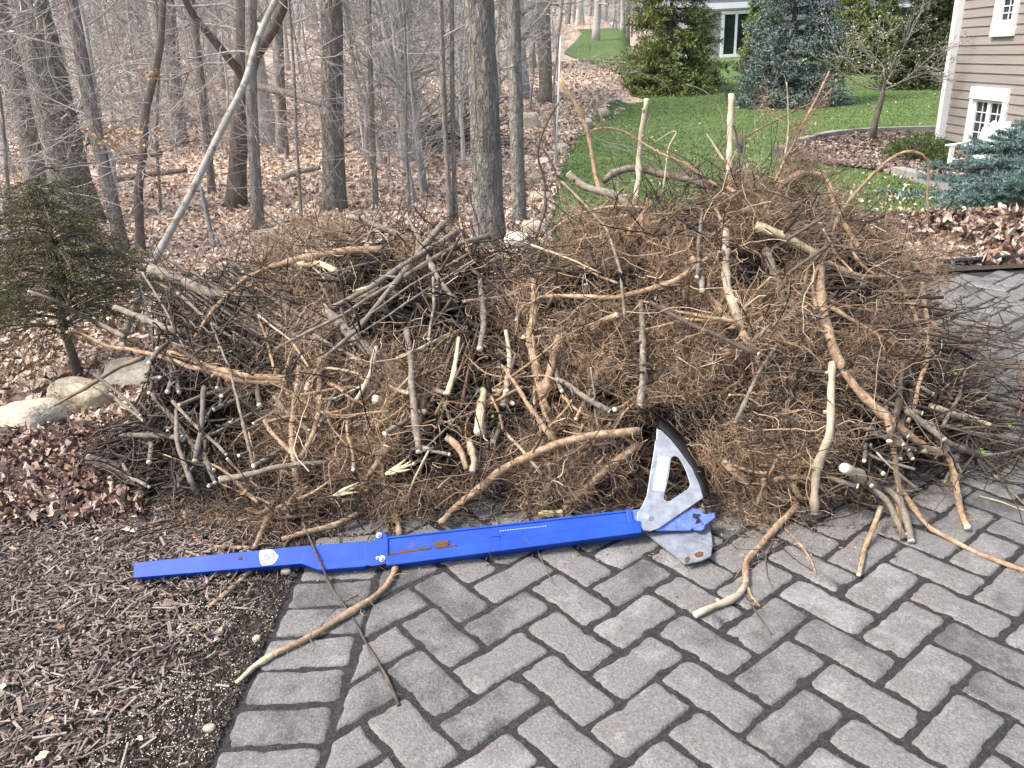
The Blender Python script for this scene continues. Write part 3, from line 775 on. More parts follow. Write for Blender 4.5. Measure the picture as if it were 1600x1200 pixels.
px_trunk('tree', [(192, 392), (172, 300), (152, 220), (133, 120), (115, 20)], .06, 7.2, MAT['bark'], 'slim tree curving up just right of the furrowed trunk', nb=6, seed=4)
px_trunk('sapling', [(217, 392), (215, 300), (226, 225), (224, 185), (238, 130), (250, 80)], .038, 6.6, MAT['bark_dark'], 'crooked dark sapling with tan leaves left of the leaning pole', nb=10, h2=1.2, seed=5, blo=.3, blen=.9, cat='sapling')
px_trunk('tree', [(366, 320), (372, 230), (378, 170), (382, 110), (384, 0)], .105, 9.5, MAT['bark_dark'], 'dark forked tree behind the leaning pale pole', nb=12, seed=6, blen=1.6)
px_trunk('tree', [(402, 352), (398, 250), (392, 150), (392, 60), (394, 0)], .062, 8.6, MAT['bark'], 'narrow straight tree just right of the leaning pole', nb=7, seed=7)
px_trunk('tree', [(521, 326), (520, 220), (519, 110), (518, 0)], .122, 8.8, MAT['bark_furrow'], 'straight grey tree standing alone left of centre', nb=4, seed=8, blo=.3)
px_trunk('tree', [(764, 392), (762, 300), (757, 180), (752, 80), (747, 0)], .135, 7.2, MAT['bark_shag'], 'big shaggy barked tree in the middle of the picture', k=18, nb=5, seed=9, blo=.3)
px_trunk('tree', [(812, 352), (808, 230), (805, 110), (802, 0)], .07, 8.2, MAT['bark'], 'grey tree standing right beside the big shaggy trunk', nb=7, seed=10, blo=.2)
px_trunk('tree', [(853, 158), (852, 80), (849, 0)], .165, 21, MAT['bark'], 'far dark trunk at the end of the stone edging', nb=5, seed=11)
px_trunk('sapling', [(704, 352), (698, 250), (692, 130), (688, 0)], .032, 8.6, MAT['bark'], 'pale thin left stem of the close pair beside the shaggy tree', nb=9, seed=12, cat='sapling')
px_trunk('sapling', [(712, 350), (708, 250), (706, 130), (706, 0)], .026, 8.7, MAT['bark'], 'darker thin right stem of the close pair beside the shaggy tree', nb=7, seed=13, cat='sapling')
px_trunk('sapling', [(587, 322), (583, 230), (579, 120), (576, 0)], .028, 9, MAT['bark'], 'thin upright sapling between the straight tree and the brush debris', nb=10, seed=14, cat='sapling')
px_trunk('tree', [(634, 200), (630, 100), (628, 0)], .16, 19, MAT['bark'], 'stout far tree rising behind the brush debris', nb=6, seed=15)
px_trunk('tree', [(280, 225), (272, 120), (262, 0)], .16, 18, MAT['bark'], 'far grey tree seen left of the leaning pole', nb=6, seed=16)
px_trunk('tree', [(330, 300), (322, 200), (312, 100), (300, 0)], .045, 10, MAT['bark'], 'thin grey tree crossed by the leaning pale pole', nb=10, seed=17)
px_trunk('tree', [(440, 240), (436, 120), (432, 0)], .10, 15, MAT['bark'], 'middle distance tree between narrow tree and straight tree', nb=9, seed=18)
# twiggy saplings whose thin branches lace across the top of the picture
for k, (px, py, Y) in enumerate([(20, 420, 6.4), (470, 340, 8), (640, 330, 9), (250, 330, 8), (-60, 400, 6), (870, 250, 12)]):
    px_trunk('sapling', [(px, py), (px - 6, py - 110), (px - 16 + 5 * k, py - 240)], .016, Y, MAT['bark'], ['twiggy sapling behind the cedar at far left', 'twiggy sapling left of the straight grey tree', 'twiggy sapling in front of the brush debris',
             'twiggy sapling beside the crooked dark one', 'twiggy sapling just outside the left edge', 'twiggy sapling near the white stake'][k], nb=22, h2=2.2, seed=40 + k, blo=.12, blen=1.25, cat='sapling')

# tan beech leaves on the crooked sapling
P = np.array([at(px, py, 6.6 + rng.normal() * .2) for px, py in zip(rng.normal(185, 32, 70), rng.normal(215, 13, 70))] + [at(px, py, 6.6) for px, py in zip(rng.normal(236, 10, 18), rng.normal(115, 8, 18))])
V, F = leaves(P, rng.uniform(.03, .055, len(P)), rng, 1.2, .4)
obj('withered_leaves', make_mesh('withered_leaves', V, F), MAT['beech'], kind='stuff', label='withered tan leaves still hanging on the crooked sapling')

# leaning pale pole, fallen logs, debris
def traced(px_pts, Yf, n=24):
    Q = np.array([at(a, b, Yf(i / (len(px_pts) - 1))) for i, (a, b) in enumerate(px_pts)])
    L = np.concatenate([[0], np.cumsum(np.linalg.norm(np.diff(Q, axis=0), axis=1))]); s = np.linspace(0, L[-1], n)
    P = np.stack([np.interp(s, L, Q[:, c]) for c in range(3)], -1)
    P[1:-1] = (P[:-2] + 2 * P[1:-1] + P[2:]) / 4
    return P
def log(name, pts, Ya, Yb, r0, r1, m, label, cat='log', group=None, n=24, k=9):
    P = traced(pts, lambda t: Ya + (Yb - Ya) * t, n)
    c = P[0].copy(); mm = Mesh()
    mm.tube(P - c, np.linspace(r0, r1, n) * (1 + rng.normal(size=n) * .03), k)
    return obj(name, mm.mesh(name), m, None, c, label, cat, group)
log('leaning_pole', [(196, 520), (232, 425), (300, 300), (352, 190), (384, 130), (402, 60), (440, -20), (470, -90)], 4.7, 6.6, .025, .021, MAT['pale_pole'], 'long pale bare trunk leaning diagonally out of the woods at left', 'fallen tree', n=30)
log('leaning_limb', [(385, 130), (372, 108), (340, 70), (300, 22), (280, -20)], 9.4, 8.8, .05, .03, MAT['bark_dark'], 'dark limb forking up left from the forked tree')
log('leaning_limb', [(388, 125), (402, 84), (430, 40), (450, -10)], 9.4, 9.2, .06, .05, MAT['bark_dark'], 'dark limb forking up right from the forked tree')
log('fallen_log', [(112, 212), (150, 214), (200, 238), (250, 240)], 14, 13, .075, .06, MAT['bark_dark'], 'dark fallen log lying behind the furrowed tree')
log('fallen_log', [(170, 282), (220, 274), (292, 266)], 11, 11, .05, .03, MAT['bark_dark'], 'thin fallen log lying across the leaves at left')
log('fallen_log', [(400, 135), (450, 145), (505, 163)], 14, 12, .06, .05, MAT['bark_dark'], 'brown fallen log ending behind the straight grey tree')
log('fallen_log', [(425, 285), (460, 270), (500, 262)], 11, 11, .04, .03, MAT['bark'], 'short fallen log left of the straight grey tree')
n = 260
P0 = np.array([at(px, py, Y) for px, py, Y in zip(rng.normal(650, 42, n), rng.normal(222, 12, n), rng.normal(14, .5, n))])
P0[:, 2] = np.maximum(P0[:, 2], H(P0[:, 0], P0[:, 1]) + .02)
d = rand_dirs(n, .25); d[:, 0] = np.abs(d[:, 0]) + .4; d /= np.linalg.norm(d, axis=1, keepdims=True)
Ps = strands(P0, d, rng.uniform(.4, 1.6, n), 6, .12)
V, F = tubes(Ps, np.linspace(.02, .006, 6)[None] * rng.uniform(.4, 1.6, n)[:, None], 4)
obj('brush_debris', make_mesh('brush_debris', V, F), MAT['bark_dark'], kind='stuff', label='old heap of grey brushwood lying in the woods')
log('grey_stake', [(336, 386), (326, 350), (314, 292)], 5.4, 5.5, .014, .012, MAT['zinc_dull'], 'blue grey metal stake leaning behind the pile right of the pale pole', 'stake')
mm = Mesh(); p0 = G(868, 262); p1 = at(876, 58, p0[1]); mm.tube(np.array([[0, 0, 0], p1 - p0]), [.012, .010], 8)
mm.tube(np.array([p1 - p0, p1 - p0 + np.array([0, 0, .012])]), [.011, .004], 8)
obj('white_stake', mm.mesh('white_stake'), MAT['white'], None, p0, 'tall thin white stake at the lawn edge', 'stake')
p1 = at(214, 420, 4.0); p0 = np.array([p1[0] - .01, 4.0, float(H(p1[0], 4.0))]); mm = Mesh(); mm.tube(np.array([[0, 0, 0], (p1 - p0) * .5 + np.array([.006, 0, 0]), p1 - p0]), [.006, .006, .005], 7)
obj('white_stake', mm.mesh('white_stake'), MAT['white'], None, p0, 'short white stake behind the left end of the pile', 'stake')

# ---------------- conifers
def needles(A, B, n, L, wd, r, spread=.9):
    """needle triangles round shoots A->B"""
    s = len(A); D = B - A; ln = np.linalg.norm(D, axis=1, keepdims=True); T = D / (ln + 1e-9)
    u = r.random((s, n)); base = A[:, None] + D[:, None] * u[..., None]
    rd = r.normal(size=(s, n, 3)); rd -= T[:, None] * (rd * T[:, None]).sum(-1, keepdims=True); rd /= np.linalg.norm(rd, axis=-1, keepdims=True)
    dr = rd * spread + T[:, None] * .6; dr /= np.linalg.norm(dr, axis=-1, keepdims=True)
    side = np.cross(dr, r.normal(size=(s, n, 3))); side /= np.linalg.norm(side, axis=-1, keepdims=True)
    l = L * r.uniform(.7, 1.2, (s, n, 1))
    V = np.stack([base - side * wd, base + side * wd, base + dr * l], 2).reshape(-1, 3)
    return V, np.arange(len(V)).reshape(-1, 3)
def conifer(name, base, h, rad, m, label, r, nwh=22, nbr=9, shoots=16, nn=12, nl=.05, nw=.006, droop=.25, shl=.16, cat='tree', group=None, skip=.05, trunk_r=.07):
    o = thing(name, base, label, cat, group)
    A = []; B = []
    tk = Mesh(); z = np.linspace(-.1, h, 10)
    tk.tube(np.column_stack([0 * z, 0 * z, z]), np.linspace(trunk_r, .012, 10), 8)
    bt = []
    for wv in range(nwh):
        f = ((wv + r.random() * .8) / nwh) ** 1.5; zz = h * (skip + (1 - skip) * f); R0 = rad * (1 - f) ** .85 * r.uniform(.8, 1.12) + .06
        for b_ in range(nbr):
            a = r.uniform(0, 2 * PI); Lb = R0 * r.uniform(.7, 1.12); el = .25 * f - .05 + r.normal() * .07
            tt = np.linspace(0, 1, 7)
            P = np.column_stack([np.cos(a) * Lb * tt, np.sin(a) * Lb * tt, zz + Lb * (el * tt - droop * tt * tt + .18 * tt ** 4)])
            bt.append(P)
            ns = max(4, int(shoots * (Lb / rad) ** .8 + 3))
            u_ = r.uniform(.25, 1.0, ns) ** .8; i = np.minimum((u_ * 6).astype(int), 5)
            p = P[i] + (P[i + 1] - P[i]) * (u_ * 6 - i)[:, None]
            sd_ = np.where(r.random(ns) < .5, 1, -1); ang = a + sd_ * r.uniform(.3, 1.1, ns)
            le = shl * r.uniform(.6, 1.3, ns) * (1.2 - .5 * u_)
            q = p + np.column_stack([np.cos(ang) * le, np.sin(ang) * le, le * r.normal(size=ns) * .5 - .25 * le])
            A.append(p); B.append(q); A.append(P[-2:-1]); B.append(P[-1:] + (P[-1:] - P[-2:-1]) * .3)
    A = np.concatenate(A); B = np.concatenate(B)
    tb = np.array(bt); V, F = tubes(tb, np.linspace(.014, .004, 7)[None] * np.ones((len(tb), 1)), 3, False); tk.add(V, F)
    obj('trunk', tk.mesh('trunk'), MAT['bark_dark'], o)
    V, F = needles(A, B, nn, nl, nw, r)
    obj('crown', make_mesh('crown', V, F, False), m, o)
    return o
kr = np.random.default_rng(17)
b = at(1046, 142, 24); conifer('spruce_tree', (b[0], 24, float(H(b[0], 24))), 7.0, 1.6, MAT['spruce'], 'broad yellow green spruce standing left of the blue spruce on the lawn', kr, 34, 19, 22, 8, .085, .016, shl=.24, skip=.015)
b = at(1230, 165, 19); conifer('blue_spruce', (b[0], 19, float(H(b[0], 19))), 5.6, 1.25, MAT['bluespruce'], 'tall dense blue spruce in the middle of the lawn', kr, 27, 20, 22, 8, .07, .013, shl=.20, skip=.02)
b = at(1345, 120, 27); conifer('spruce_tree', (b[0], 27, float(H(b[0], 27))), 6, 1.35, MAT['spruce'], 'green spruce behind the small bare crabapple', kr, 28, 16, 20, 8, .09, .018, shl=.25, skip=.02)
b = at(1188, 100, 29); conifer('spruce_tree', (b[0], 29, float(H(b[0], 29))), 3.4, .75, MAT['spruce'], 'small yellow green spruce peeking out behind the blue spruce', kr, 20, 14, 18, 8, .10, .022, shl=.22, skip=.02)
b = at(1440, 128, 22); conifer('spruce_tree', (b[0], 22, float(H(b[0], 22))), 2.9, 1.15, MAT['olive'], 'dark olive bushy evergreen between the crabapple and the taupe house', kr, 20, 16, 20, 8, .08, .018, shl=.22, skip=.03)
b = at(1500, 90, 26); conifer('spruce_tree', (b[0], 26, float(H(b[0], 26))), 6.5, 1.2, MAT['spruce'], 'tall green evergreen partly behind the corner of the taupe house', kr, 28, 14, 18, 8, .10, .022, shl=.24, skip=.02)

# near spreading blue spruce at right: many plump shoots
def spread_spruce(name, base, rx, h, label):
    r = np.random.default_rng(91)
    o = thing(name, base, label, 'shrub')
    tk = Mesh(); A = []; B = []
    for b_ in range(165):
        a = r.uniform(0, 2 * PI); lv = r.random() ** .8; L = rx * (1.0 - .78 * lv) * r.uniform(.75, 1.12); tt = np.linspace(0, 1, 8)
        zz = .06 + h * lv * .9
        P = np.column_stack([np.cos(a) * L * tt, np.sin(a) * L * tt, zz + L * ((.12 - .1 * (1 - lv)) * tt - .16 * tt ** 2 + .10 * tt ** 4)])
        tk.tube(P, np.linspace(.014, .004, 8), 4)
        ns = 13
        for u_ in np.concatenate([np.linspace(.25, .96, ns), np.linspace(.35, .9, 5)]):
            i = min(int(u_ * 7), 6); p = P[i] + (P[i + 1] - P[i]) * (u_ * 7 - i)
            for sd_ in (-1, 1):
                ang = a + sd_ * r.uniform(.45, .95); le = r.uniform(.08, .20) * (1.25 - .6 * u_)
                q = p + np.array([math.cos(ang) * le, math.sin(ang) * le, le * r.normal() * .22 + .01]); A.append(p); B.append(q)
        A.append(P[-2]); B.append(P[-1] + (P[-1] - P[-2]) * .2)
    obj('trunk', tk.mesh('trunk'), MAT['bark_dark'], o)
    A = np.array(A); B = np.array(B)
    V, F = needles(A, B, 62, .030, .0032, r, 1.1)
    obj('crown', make_mesh('crown', V, F, False), MAT['bluespruce_near'], o)
spread_spruce('blue_spruce_shrub', (4.98, 6.9, float(H(4.98, 6.9))), 1.62, .76, 'low spreading silver blue spruce in front of the white chair')

# eastern red cedar at left
def cedar():
    r = np.random.default_rng(61)
    b0 = G(126, 588)
    o = thing('red_cedar', (b0[0], b0[1], b0[2]), 'small dark green cedar with a bare lower trunk at the left edge', 'tree')
    pts = [at(126, 592, b0[1]), at(112, 550, b0[1]), at(100, 515, b0[1]), at(92, 450, b0[1]), at(80, 380, b0[1]), at(66, 300, b0[1])]
    P = np.array(pts) - b0; tk = Mesh(); tk.tube(P, [.026, .022, .02, .017, .012, .005], 8)
    A = []; B = []
    for k in range(640):
        f = r.random() ** 1.15; i = min(int(f * 3.2), 2); c = P[2 + i] + (P[3 + i] - P[2 + i]) * min(1, f * 3.2 - i)
        a = r.uniform(0, 2 * PI); Rr = (.66 * (1 - f) ** .75 + .05) * r.uniform(.30, 1.22) * (1 + .30 * math.sin(3 * a + 5 * f)); tt = np.linspace(0, 1, 7)
        Q = c + np.column_stack([np.cos(a) * Rr * tt, np.sin(a) * Rr * tt, Rr * (.55 * tt - .62 * tt * tt) + r.normal() * .04])
        if k % 3 == 0: tk.tube(Q, np.linspace(.006, .0015, 7), 3)
        for _ in range(int(6 + 30 * Rr)):
            u_ = r.uniform(.3, 1) ** .7; j = min(int(u_ * 6), 5); p = Q[j] + (Q[j + 1] - Q[j]) * (u_ * 6 - j)
            d = r.normal(size=3) * .45 + np.array([math.cos(a), math.sin(a), .1 - .5 * u_]); d /= np.linalg.norm(d); le = r.uniform(.03, .11)
            A.append(p); B.append(p + d * le)
    obj('trunk', tk.mesh('trunk'), MAT['bark_dark'], o)
    V, F = needles(np.array(A), np.array(B), 16, .011, .0017, r, .45)
    obj('crown', make_mesh('crown', V, F, False), MAT['cedar'], o)
cedar()
# low juniper by the house
def mound(name, base, rx, rz, m, label, nn=700, le=.11, ndl=.03, nw=.005, per=16, cat='shrub'):
    r = np.random.default_rng(len(label))
    o = thing(name, base, label, cat)
    d = rand_dirs(nn, 1, r); d[:, 2] = np.abs(d[:, 2]); rad = r.uniform(.35, 1, nn) ** .5
    A = d * rad[:, None] * np.array([rx, rx * .8, rz]); dr = d + np.array([0, 0, .3]) + r.normal(size=(nn, 3)) * .4; dr /= np.linalg.norm(dr, axis=1, keepdims=True)
    B = A + dr * le * r.uniform(.6, 1.2, nn)[:, None]
    tk = Mesh(); Vt, Ft = tubes(np.stack([np.zeros((nn, 3)) + np.array([0, 0, .02]), A * .5 + np.array([0, 0, .02]), B], 1)[::6], np.array([[.01, .006, .002]]) * np.ones((len(A[::6]), 1)), 3, False); tk.add(Vt, Ft)
    obj('stems', tk.mesh('stems'), MAT['bark_dark'], o)
    V, F = needles(A, B, per, ndl, nw, r, .8)
    obj('foliage', make_mesh('foliage', V, F, False), m, o)
b = G(1448, 262); mound('juniper_shrub', (b[0], b[1] + .35, b[2]), .52, .42, MAT['juniper'], 'low bright green juniper beside the white downspout')

# small bare crabapple
def crab():
    r = np.random.default_rng(8)
    Y = 12.0
    b0 = G(1363, 222); Y = b0[1]
    o = thing('crabapple_tree', tuple(b0), 'small bare budding crabapple with a dark trunk in the mulch bed', 'tree')
    P = np.array([at(1363, 224, Y), at(1368, 190, Y), at(1376, 160, Y), at(1380, 138, Y)]) - b0
    tk = Mesh(); tk.tube(P, [.055, .045, .042, .04], 9); obj('trunk', tk.mesh('trunk'), MAT['bark_dark'], o)
    lst = {}; buds = []
    def br2(p, d, L_, rr, lev):
        n_ = 7 if lev < 2 else 5
        q = strands(np.array([p]), np.array([d]), np.array([L_]), n_, .16, r, grav=-.05)[0]
        lst.setdefault(n_, []).append((q, np.linspace(rr, max(rr * .4, .0025), n_)))
        if lev > 0: buds.extend(q[1:][r.random(n_ - 1) < .8])
        if lev < 3:
            for _ in range(int(r.integers(3, 5))):
                i = int(r.integers(1, n_ - 1)); dd = q[i + 1] - q[i]; dd /= np.linalg.norm(dd); dd += r.normal(size=3) * .5; dd /= np.linalg.norm(dd)
                br2(q[i], dd, L_ * r.uniform(.4, .7), rr * .5, lev + 1)
    for a, u_, L_ in [(0.2, 1.6, 1.5), (2.6, .5, 1.3), (3.5, .9, 1.2), (1.2, .35, 1.2), (5.8, .55, 1.4), (0.1, .2, 1.1), (3.1, .1, 1.4), (4.4, .8, 1.0)]:
        d = np.array([math.cos(a), math.sin(a), u_]); br2(P[3] * .97, d / np.linalg.norm(d), L_ * .85, .013, 0)
    m = Mesh()
    for n_, l in lst.items():
        V, F = tubes(np.array([a for a, _ in l]), np.array([b for _, b in l]), 4, False); m.add(V, F)
    obj('branches', m.mesh('branches'), MAT['bark'], o)
    bd = np.array(buds); V, F = leaves(bd, r.uniform(.015, .035, len(bd)), r, 1.5)
    obj('buds', make_mesh('buds', V, F), MAT['bud'], o, kind='stuff')
crab()

# ---------------- mulch bed in the lawn with its kerb
def poly_sheet(name, px, m, dz, label, step=.12):
    P = np.array([G(a, b)[:2] for a, b in px])
    x0, y0 = P.min(0); x1, y1 = P.max(0)
    gx = np.linspace(x0, x1, 60); gy = np.linspace(y0, y1, 60); XX, YY = np.meshgrid(gx, gy)
    ins = np.zeros(XX.shape, bool); j = len(P) - 1
    for i in range(len(P)):
        c = ((P[i][1] > YY) != (P[j][1] > YY)) & (XX < (P[j][0] - P[i][0]) * (YY - P[i][1]) / (P[j][1] - P[i][1] + 1e-9) + P[i][0]); ins ^= c; j = i
    V = np.stack([XX, YY, H(XX, YY) + dz], -1); f = grid(60, 60); f = f[ins.ravel()[f].all(1)]
    obj(name, make_mesh(name, V, f), m, kind='structure', label=label)
    return P, XX[ins], YY[ins]
bedpx = [(1215, 244), (1250, 226), (1300, 214), (1360, 209), (1420, 207), (1475, 206), (1640, 240), (1640, 330), (1480, 300), (1440, 285), (1400, 274), (1330, 263), (1260, 256)]
Pb, bx, by = poly_sheet('flower_bed', bedpx, MAT['soil'], .03, 'brown mulched bed round the crabapple and along the house')
n = 5200; i = rng.integers(0, len(bx), n); P = np.stack([bx[i] + rng.normal(size=n) * .05, by[i] + rng.normal(size=n) * .1, 0 * bx[i]], -1); P[:, 2] = H(P[:, 0], P[:, 1]) + .04
V, F = chips(P, rng.uniform(.05, .11, n), rng.uniform(.02, .05, n), rng.uniform(.008, .02, n), rng)
obj('bed_mulch', make_mesh('bed_mulch', V, F, False), MAT['mulch'], kind='stuff', label='brown mulch pieces in the lawn bed')
n = 520; i = rng.integers(0, len(bx), n); P = np.stack([bx[i], by[i], H(bx[i], by[i]) + .07], -1); V, F = leaves(P, rng.uniform(.05, .10, n), rng)
obj('bed_leaves', make_mesh('bed_leaves', V, F, False), MAT['leaf_near'], kind='stuff', label='dry leaves blown onto the lawn bed')
def kerb(px, label):
    Q = np.array([G(a, b) for a, b in px]); L = np.concatenate([[0], np.cumsum(np.linalg.norm(np.diff(Q, axis=0), axis=1))])
    n = int(L[-1] / .5); root = thing('stone_kerb', tuple(Q[0]), label, 'kerb')
    for k in range(n):
        s0, s1 = L[-1] * k / n + .008, L[-1] * (k + 1) / n - .008
        p, q = [np.array([np.interp(s, L, Q[:, c]) for c in range(3)]) for s in (s0, s1)]
        d = q - p; ln = np.linalg.norm(d); d /= ln; s_ = np.array([-d[1], d[0], 0]); s_ /= np.linalg.norm(s_); u_ = np.cross(d, s_)
        mm = Mesh(); mm.box((p + q) / 2 - Q[0] + np.array([0, 0, .03]), (ln, .14, .14), np.stack([d, s_, u_], 1)); obj('kerb_stone', mm.mesh('kerb_stone', False), MAT['kerb'], root)
kerb(bedpx[:6], 'upper concrete kerb between the bed and the far lawn')
kerb(bedpx[::-1][2:] , 'lower curved concrete kerb in front of the bed')
# black edging hose along the leaf bed
P = np.array([[x_, FAR + .20 + .02 * math.sin(x_ * 2), .045] for x_ in np.linspace(1.9, 6.5, 30)])
mm = Mesh(); mm.tube(P, .016, 8); obj('edging_hose', mm.mesh('edging_hose'), MAT['rubber'], label='black plastic edging tube between pavers and leaf bed', cat='edging')

# ================================================================== HOUSES
def house():
    c0 = G(1468, 222); c0 = np.array([c0[0], c0[1], c0[2] - .05]); 
    dv = np.array([.055, -.998, 0]); dv[0] = -.055                 # along the wall, towards us
    nv = np.array([-dv[1], dv[0], 0]) * -1                        # outward (left / towards camera)
    nv = np.array([dv[1], -dv[0], 0]); 
    if nv @ (np.array([0, 0, 0]) - c0) < 0: nv = -nv
    up = np.array([0, 0, 1.0])
    R = np.stack([dv, nv, up], 1)
    root = thing('taupe_house', tuple(c0), 'taupe clapboard house with white corner board and windows at right', 'house')
    def B(m, s, n_, z, ds, dn, dz): m.box(dv * s + nv * n_ + up * z, (ds, dn, dz), R)
    def one(name, mt, s, n_, z, ds, dn, dz, parent=root):
        m = Mesh(); B(m, s, n_, z, ds, dn, dz); return obj(name, m.mesh(name, False), mt, parent)
    d = c0[1]; k = d / CF
    EXP = 11.2 * k * 1.06
    LEN = 6.0; HT = 5.4
    one('wall', MAT['siding'], LEN / 2 + .02, -.205, HT / 2, LEN, .2, HT)
    one('back_wall', MAT['siding'], .02, -3.2, HT / 2, .2, 6.0, HT)
    one('corner_board', MAT['white'], .0, .0, HT / 2 + .06, 9 * k * 1.3, 9 * k * 1.3, HT)
    # window rectangles along the wall: from picture columns
    def sz(px, py):                      # picture point -> (s, z) on the wall plane
        v = ray(px, py); o = np.array([0, 0, CH]); t = ((c0 - o) @ nv) / (v @ nv); p = o + v * t - c0
        return p @ dv, p[2]
    wins = []
    for pts in ([(1518, 135), (1576, 139), (1505, 232)], [(1556, -60), (1592, -60), (1546, 57.5)]):
        (sa, za), (sb, zb), (sc, zc_) = [sz(*p) for p in pts]
        wins.append((sa if pts[2][1] > 100 else sz(*pts[2])[0], sb if pts[2][1] > 100 else sz(1581, 56)[0], zc_, za))
    z = .10
    while z < HT:
        segs = [(.07, LEN)]
        for (s0, s1, z0, z1) in wins:
            if z + EXP > z0 and z < z1:
                nsg = []
                for a, b_ in segs:
                    if s0 > a: nsg.append((a, min(b_, s0)))
                    if s1 < b_: nsg.append((max(a, s1), b_))
                segs = nsg
        for a, b_ in segs:
            if b_ - a < .02: continue
            m = Mesh(); t0, t1 = .030, .012     # lap board thicker at its lower edge
            V = [dv * s + nv * n_ + up * zz for s in (a, b_) for (n_, zz) in ((-.06, z), (-.06 + t0, z), (-.06 + t1, z + EXP * 1.02), (-.06, z + EXP * 1.02))]
            m.add(V, np.array([[0, 1, 2, 3], [7, 6, 5, 4], [0, 4, 5, 1], [1, 5, 6, 2], [2, 6, 7, 3], [3, 7, 4, 0]]))
            obj('siding_board', m.mesh('siding_board', False), MAT['siding'], root)
        for (s0, s1, z0, z1) in wins:
            for (za, zb_) in ((z, z0), (z1, z + EXP)):
                if za < zb_ - .01 and zb_ - za < EXP and z - .001 <= za and zb_ <= z + EXP + .001:
                    m = Mesh(); fa, fb = .030 - .018 * (za - z) / EXP, .030 - .018 * (zb_ - z) / EXP
                    V = [dv * q + nv * n_ + up * zz for q in (s0, s1) for (n_, zz) in ((-.06, za), (-.06 + fa, za), (-.06 + fb, zb_), (-.06, zb_))]
                    m.add(V, np.array([[0, 1, 2, 3], [7, 6, 5, 4], [0, 4, 5, 1], [1, 5, 6, 2], [2, 6, 7, 3], [3, 7, 4, 0]])); obj('siding_board', m.mesh('siding_board', False), MAT['siding'], root)
        z += EXP
    for wi, (s0, s1, z0, z1) in enumerate(wins):
        tw = .10
        w_ = obj('window', Mesh().box(dv * (s0 + s1) / 2 + nv * -.085 + up * (z0 + z1) / 2, (s1 - s0 - .02, .02, z1 - z0 - .02), R).mesh('window', False), MAT['glass'], root)
        hd = .17 if wi == 0 else .1; sl = .07 if wi == 0 else .17
        one('window_trim', MAT['white'], s0 + tw / 2, -.03, (z0 + z1 - hd + sl) / 2, tw, .06, z1 - z0 - hd - sl, w_)
        one('window_trim', MAT['white'], s1 - tw / 2, -.03, (z0 + z1 - hd + sl) / 2, tw, .06, z1 - z0 - hd - sl, w_)
        one('window_trim', MAT['white'], (s0 + s1) / 2, -.026, z1 - hd / 2, s1 - s0, .07, hd, w_)
        one('window_trim', MAT['white'], (s0 + s1) / 2, -.026, z0 + sl / 2, s1 - s0, .07, sl, w_)
        ncol = 2 if wi == 0 else 1
        iw = (s1 - s0 - 2 * tw) / ncol
        for c in range(ncol):
            a = s0 + tw + iw * c; zb_, zt_ = z0 + sl, z1 - hd
            m = Mesh(); fr = .045
            for (ss, zz, ds, dz) in ((a + fr / 2, (zb_ + zt_) / 2, fr, zt_ - zb_), (a + iw - fr / 2, (zb_ + zt_) / 2, fr, zt_ - zb_), (a + iw / 2, zb_ + fr / 2, iw - 2 * fr, fr), (a + iw / 2, zt_ - fr / 2, iw - 2 * fr, fr)):
                B(m, ss, -.055, zz, ds, .03, dz)
            obj('sash', m.mesh('sash', False), MAT['white'], w_)
            m = Mesh(); B(m, a + iw / 2, -.066, (zb_ + zt_) / 2, .014, .012, zt_ - zb_ - 2 * fr)
            rows = 4 if wi == 0 else 7
            for q in range(1, rows): B(m, a + iw / 2, -.0665, zb_ + fr + (zt_ - zb_ - 2 * fr) * q / rows, iw - 2 * fr, .011, .014)
            obj('muntins', m.mesh('muntins', False), MAT['white'], w_)
    # roof overhang high above the frame
    m = Mesh(); m.box(dv * 2.6 + nv * -2.6 + up * (HT + .12), (8, 7.2, .22), R); obj('roof', m.mesh('roof', False), MAT['roof'], root)
    return c0, dv, nv
hc, hdv, hnv = house()
print('HOUSE', hc, 'CHAIR', G(1530, 272), 'CRAB', G(1363, 222))

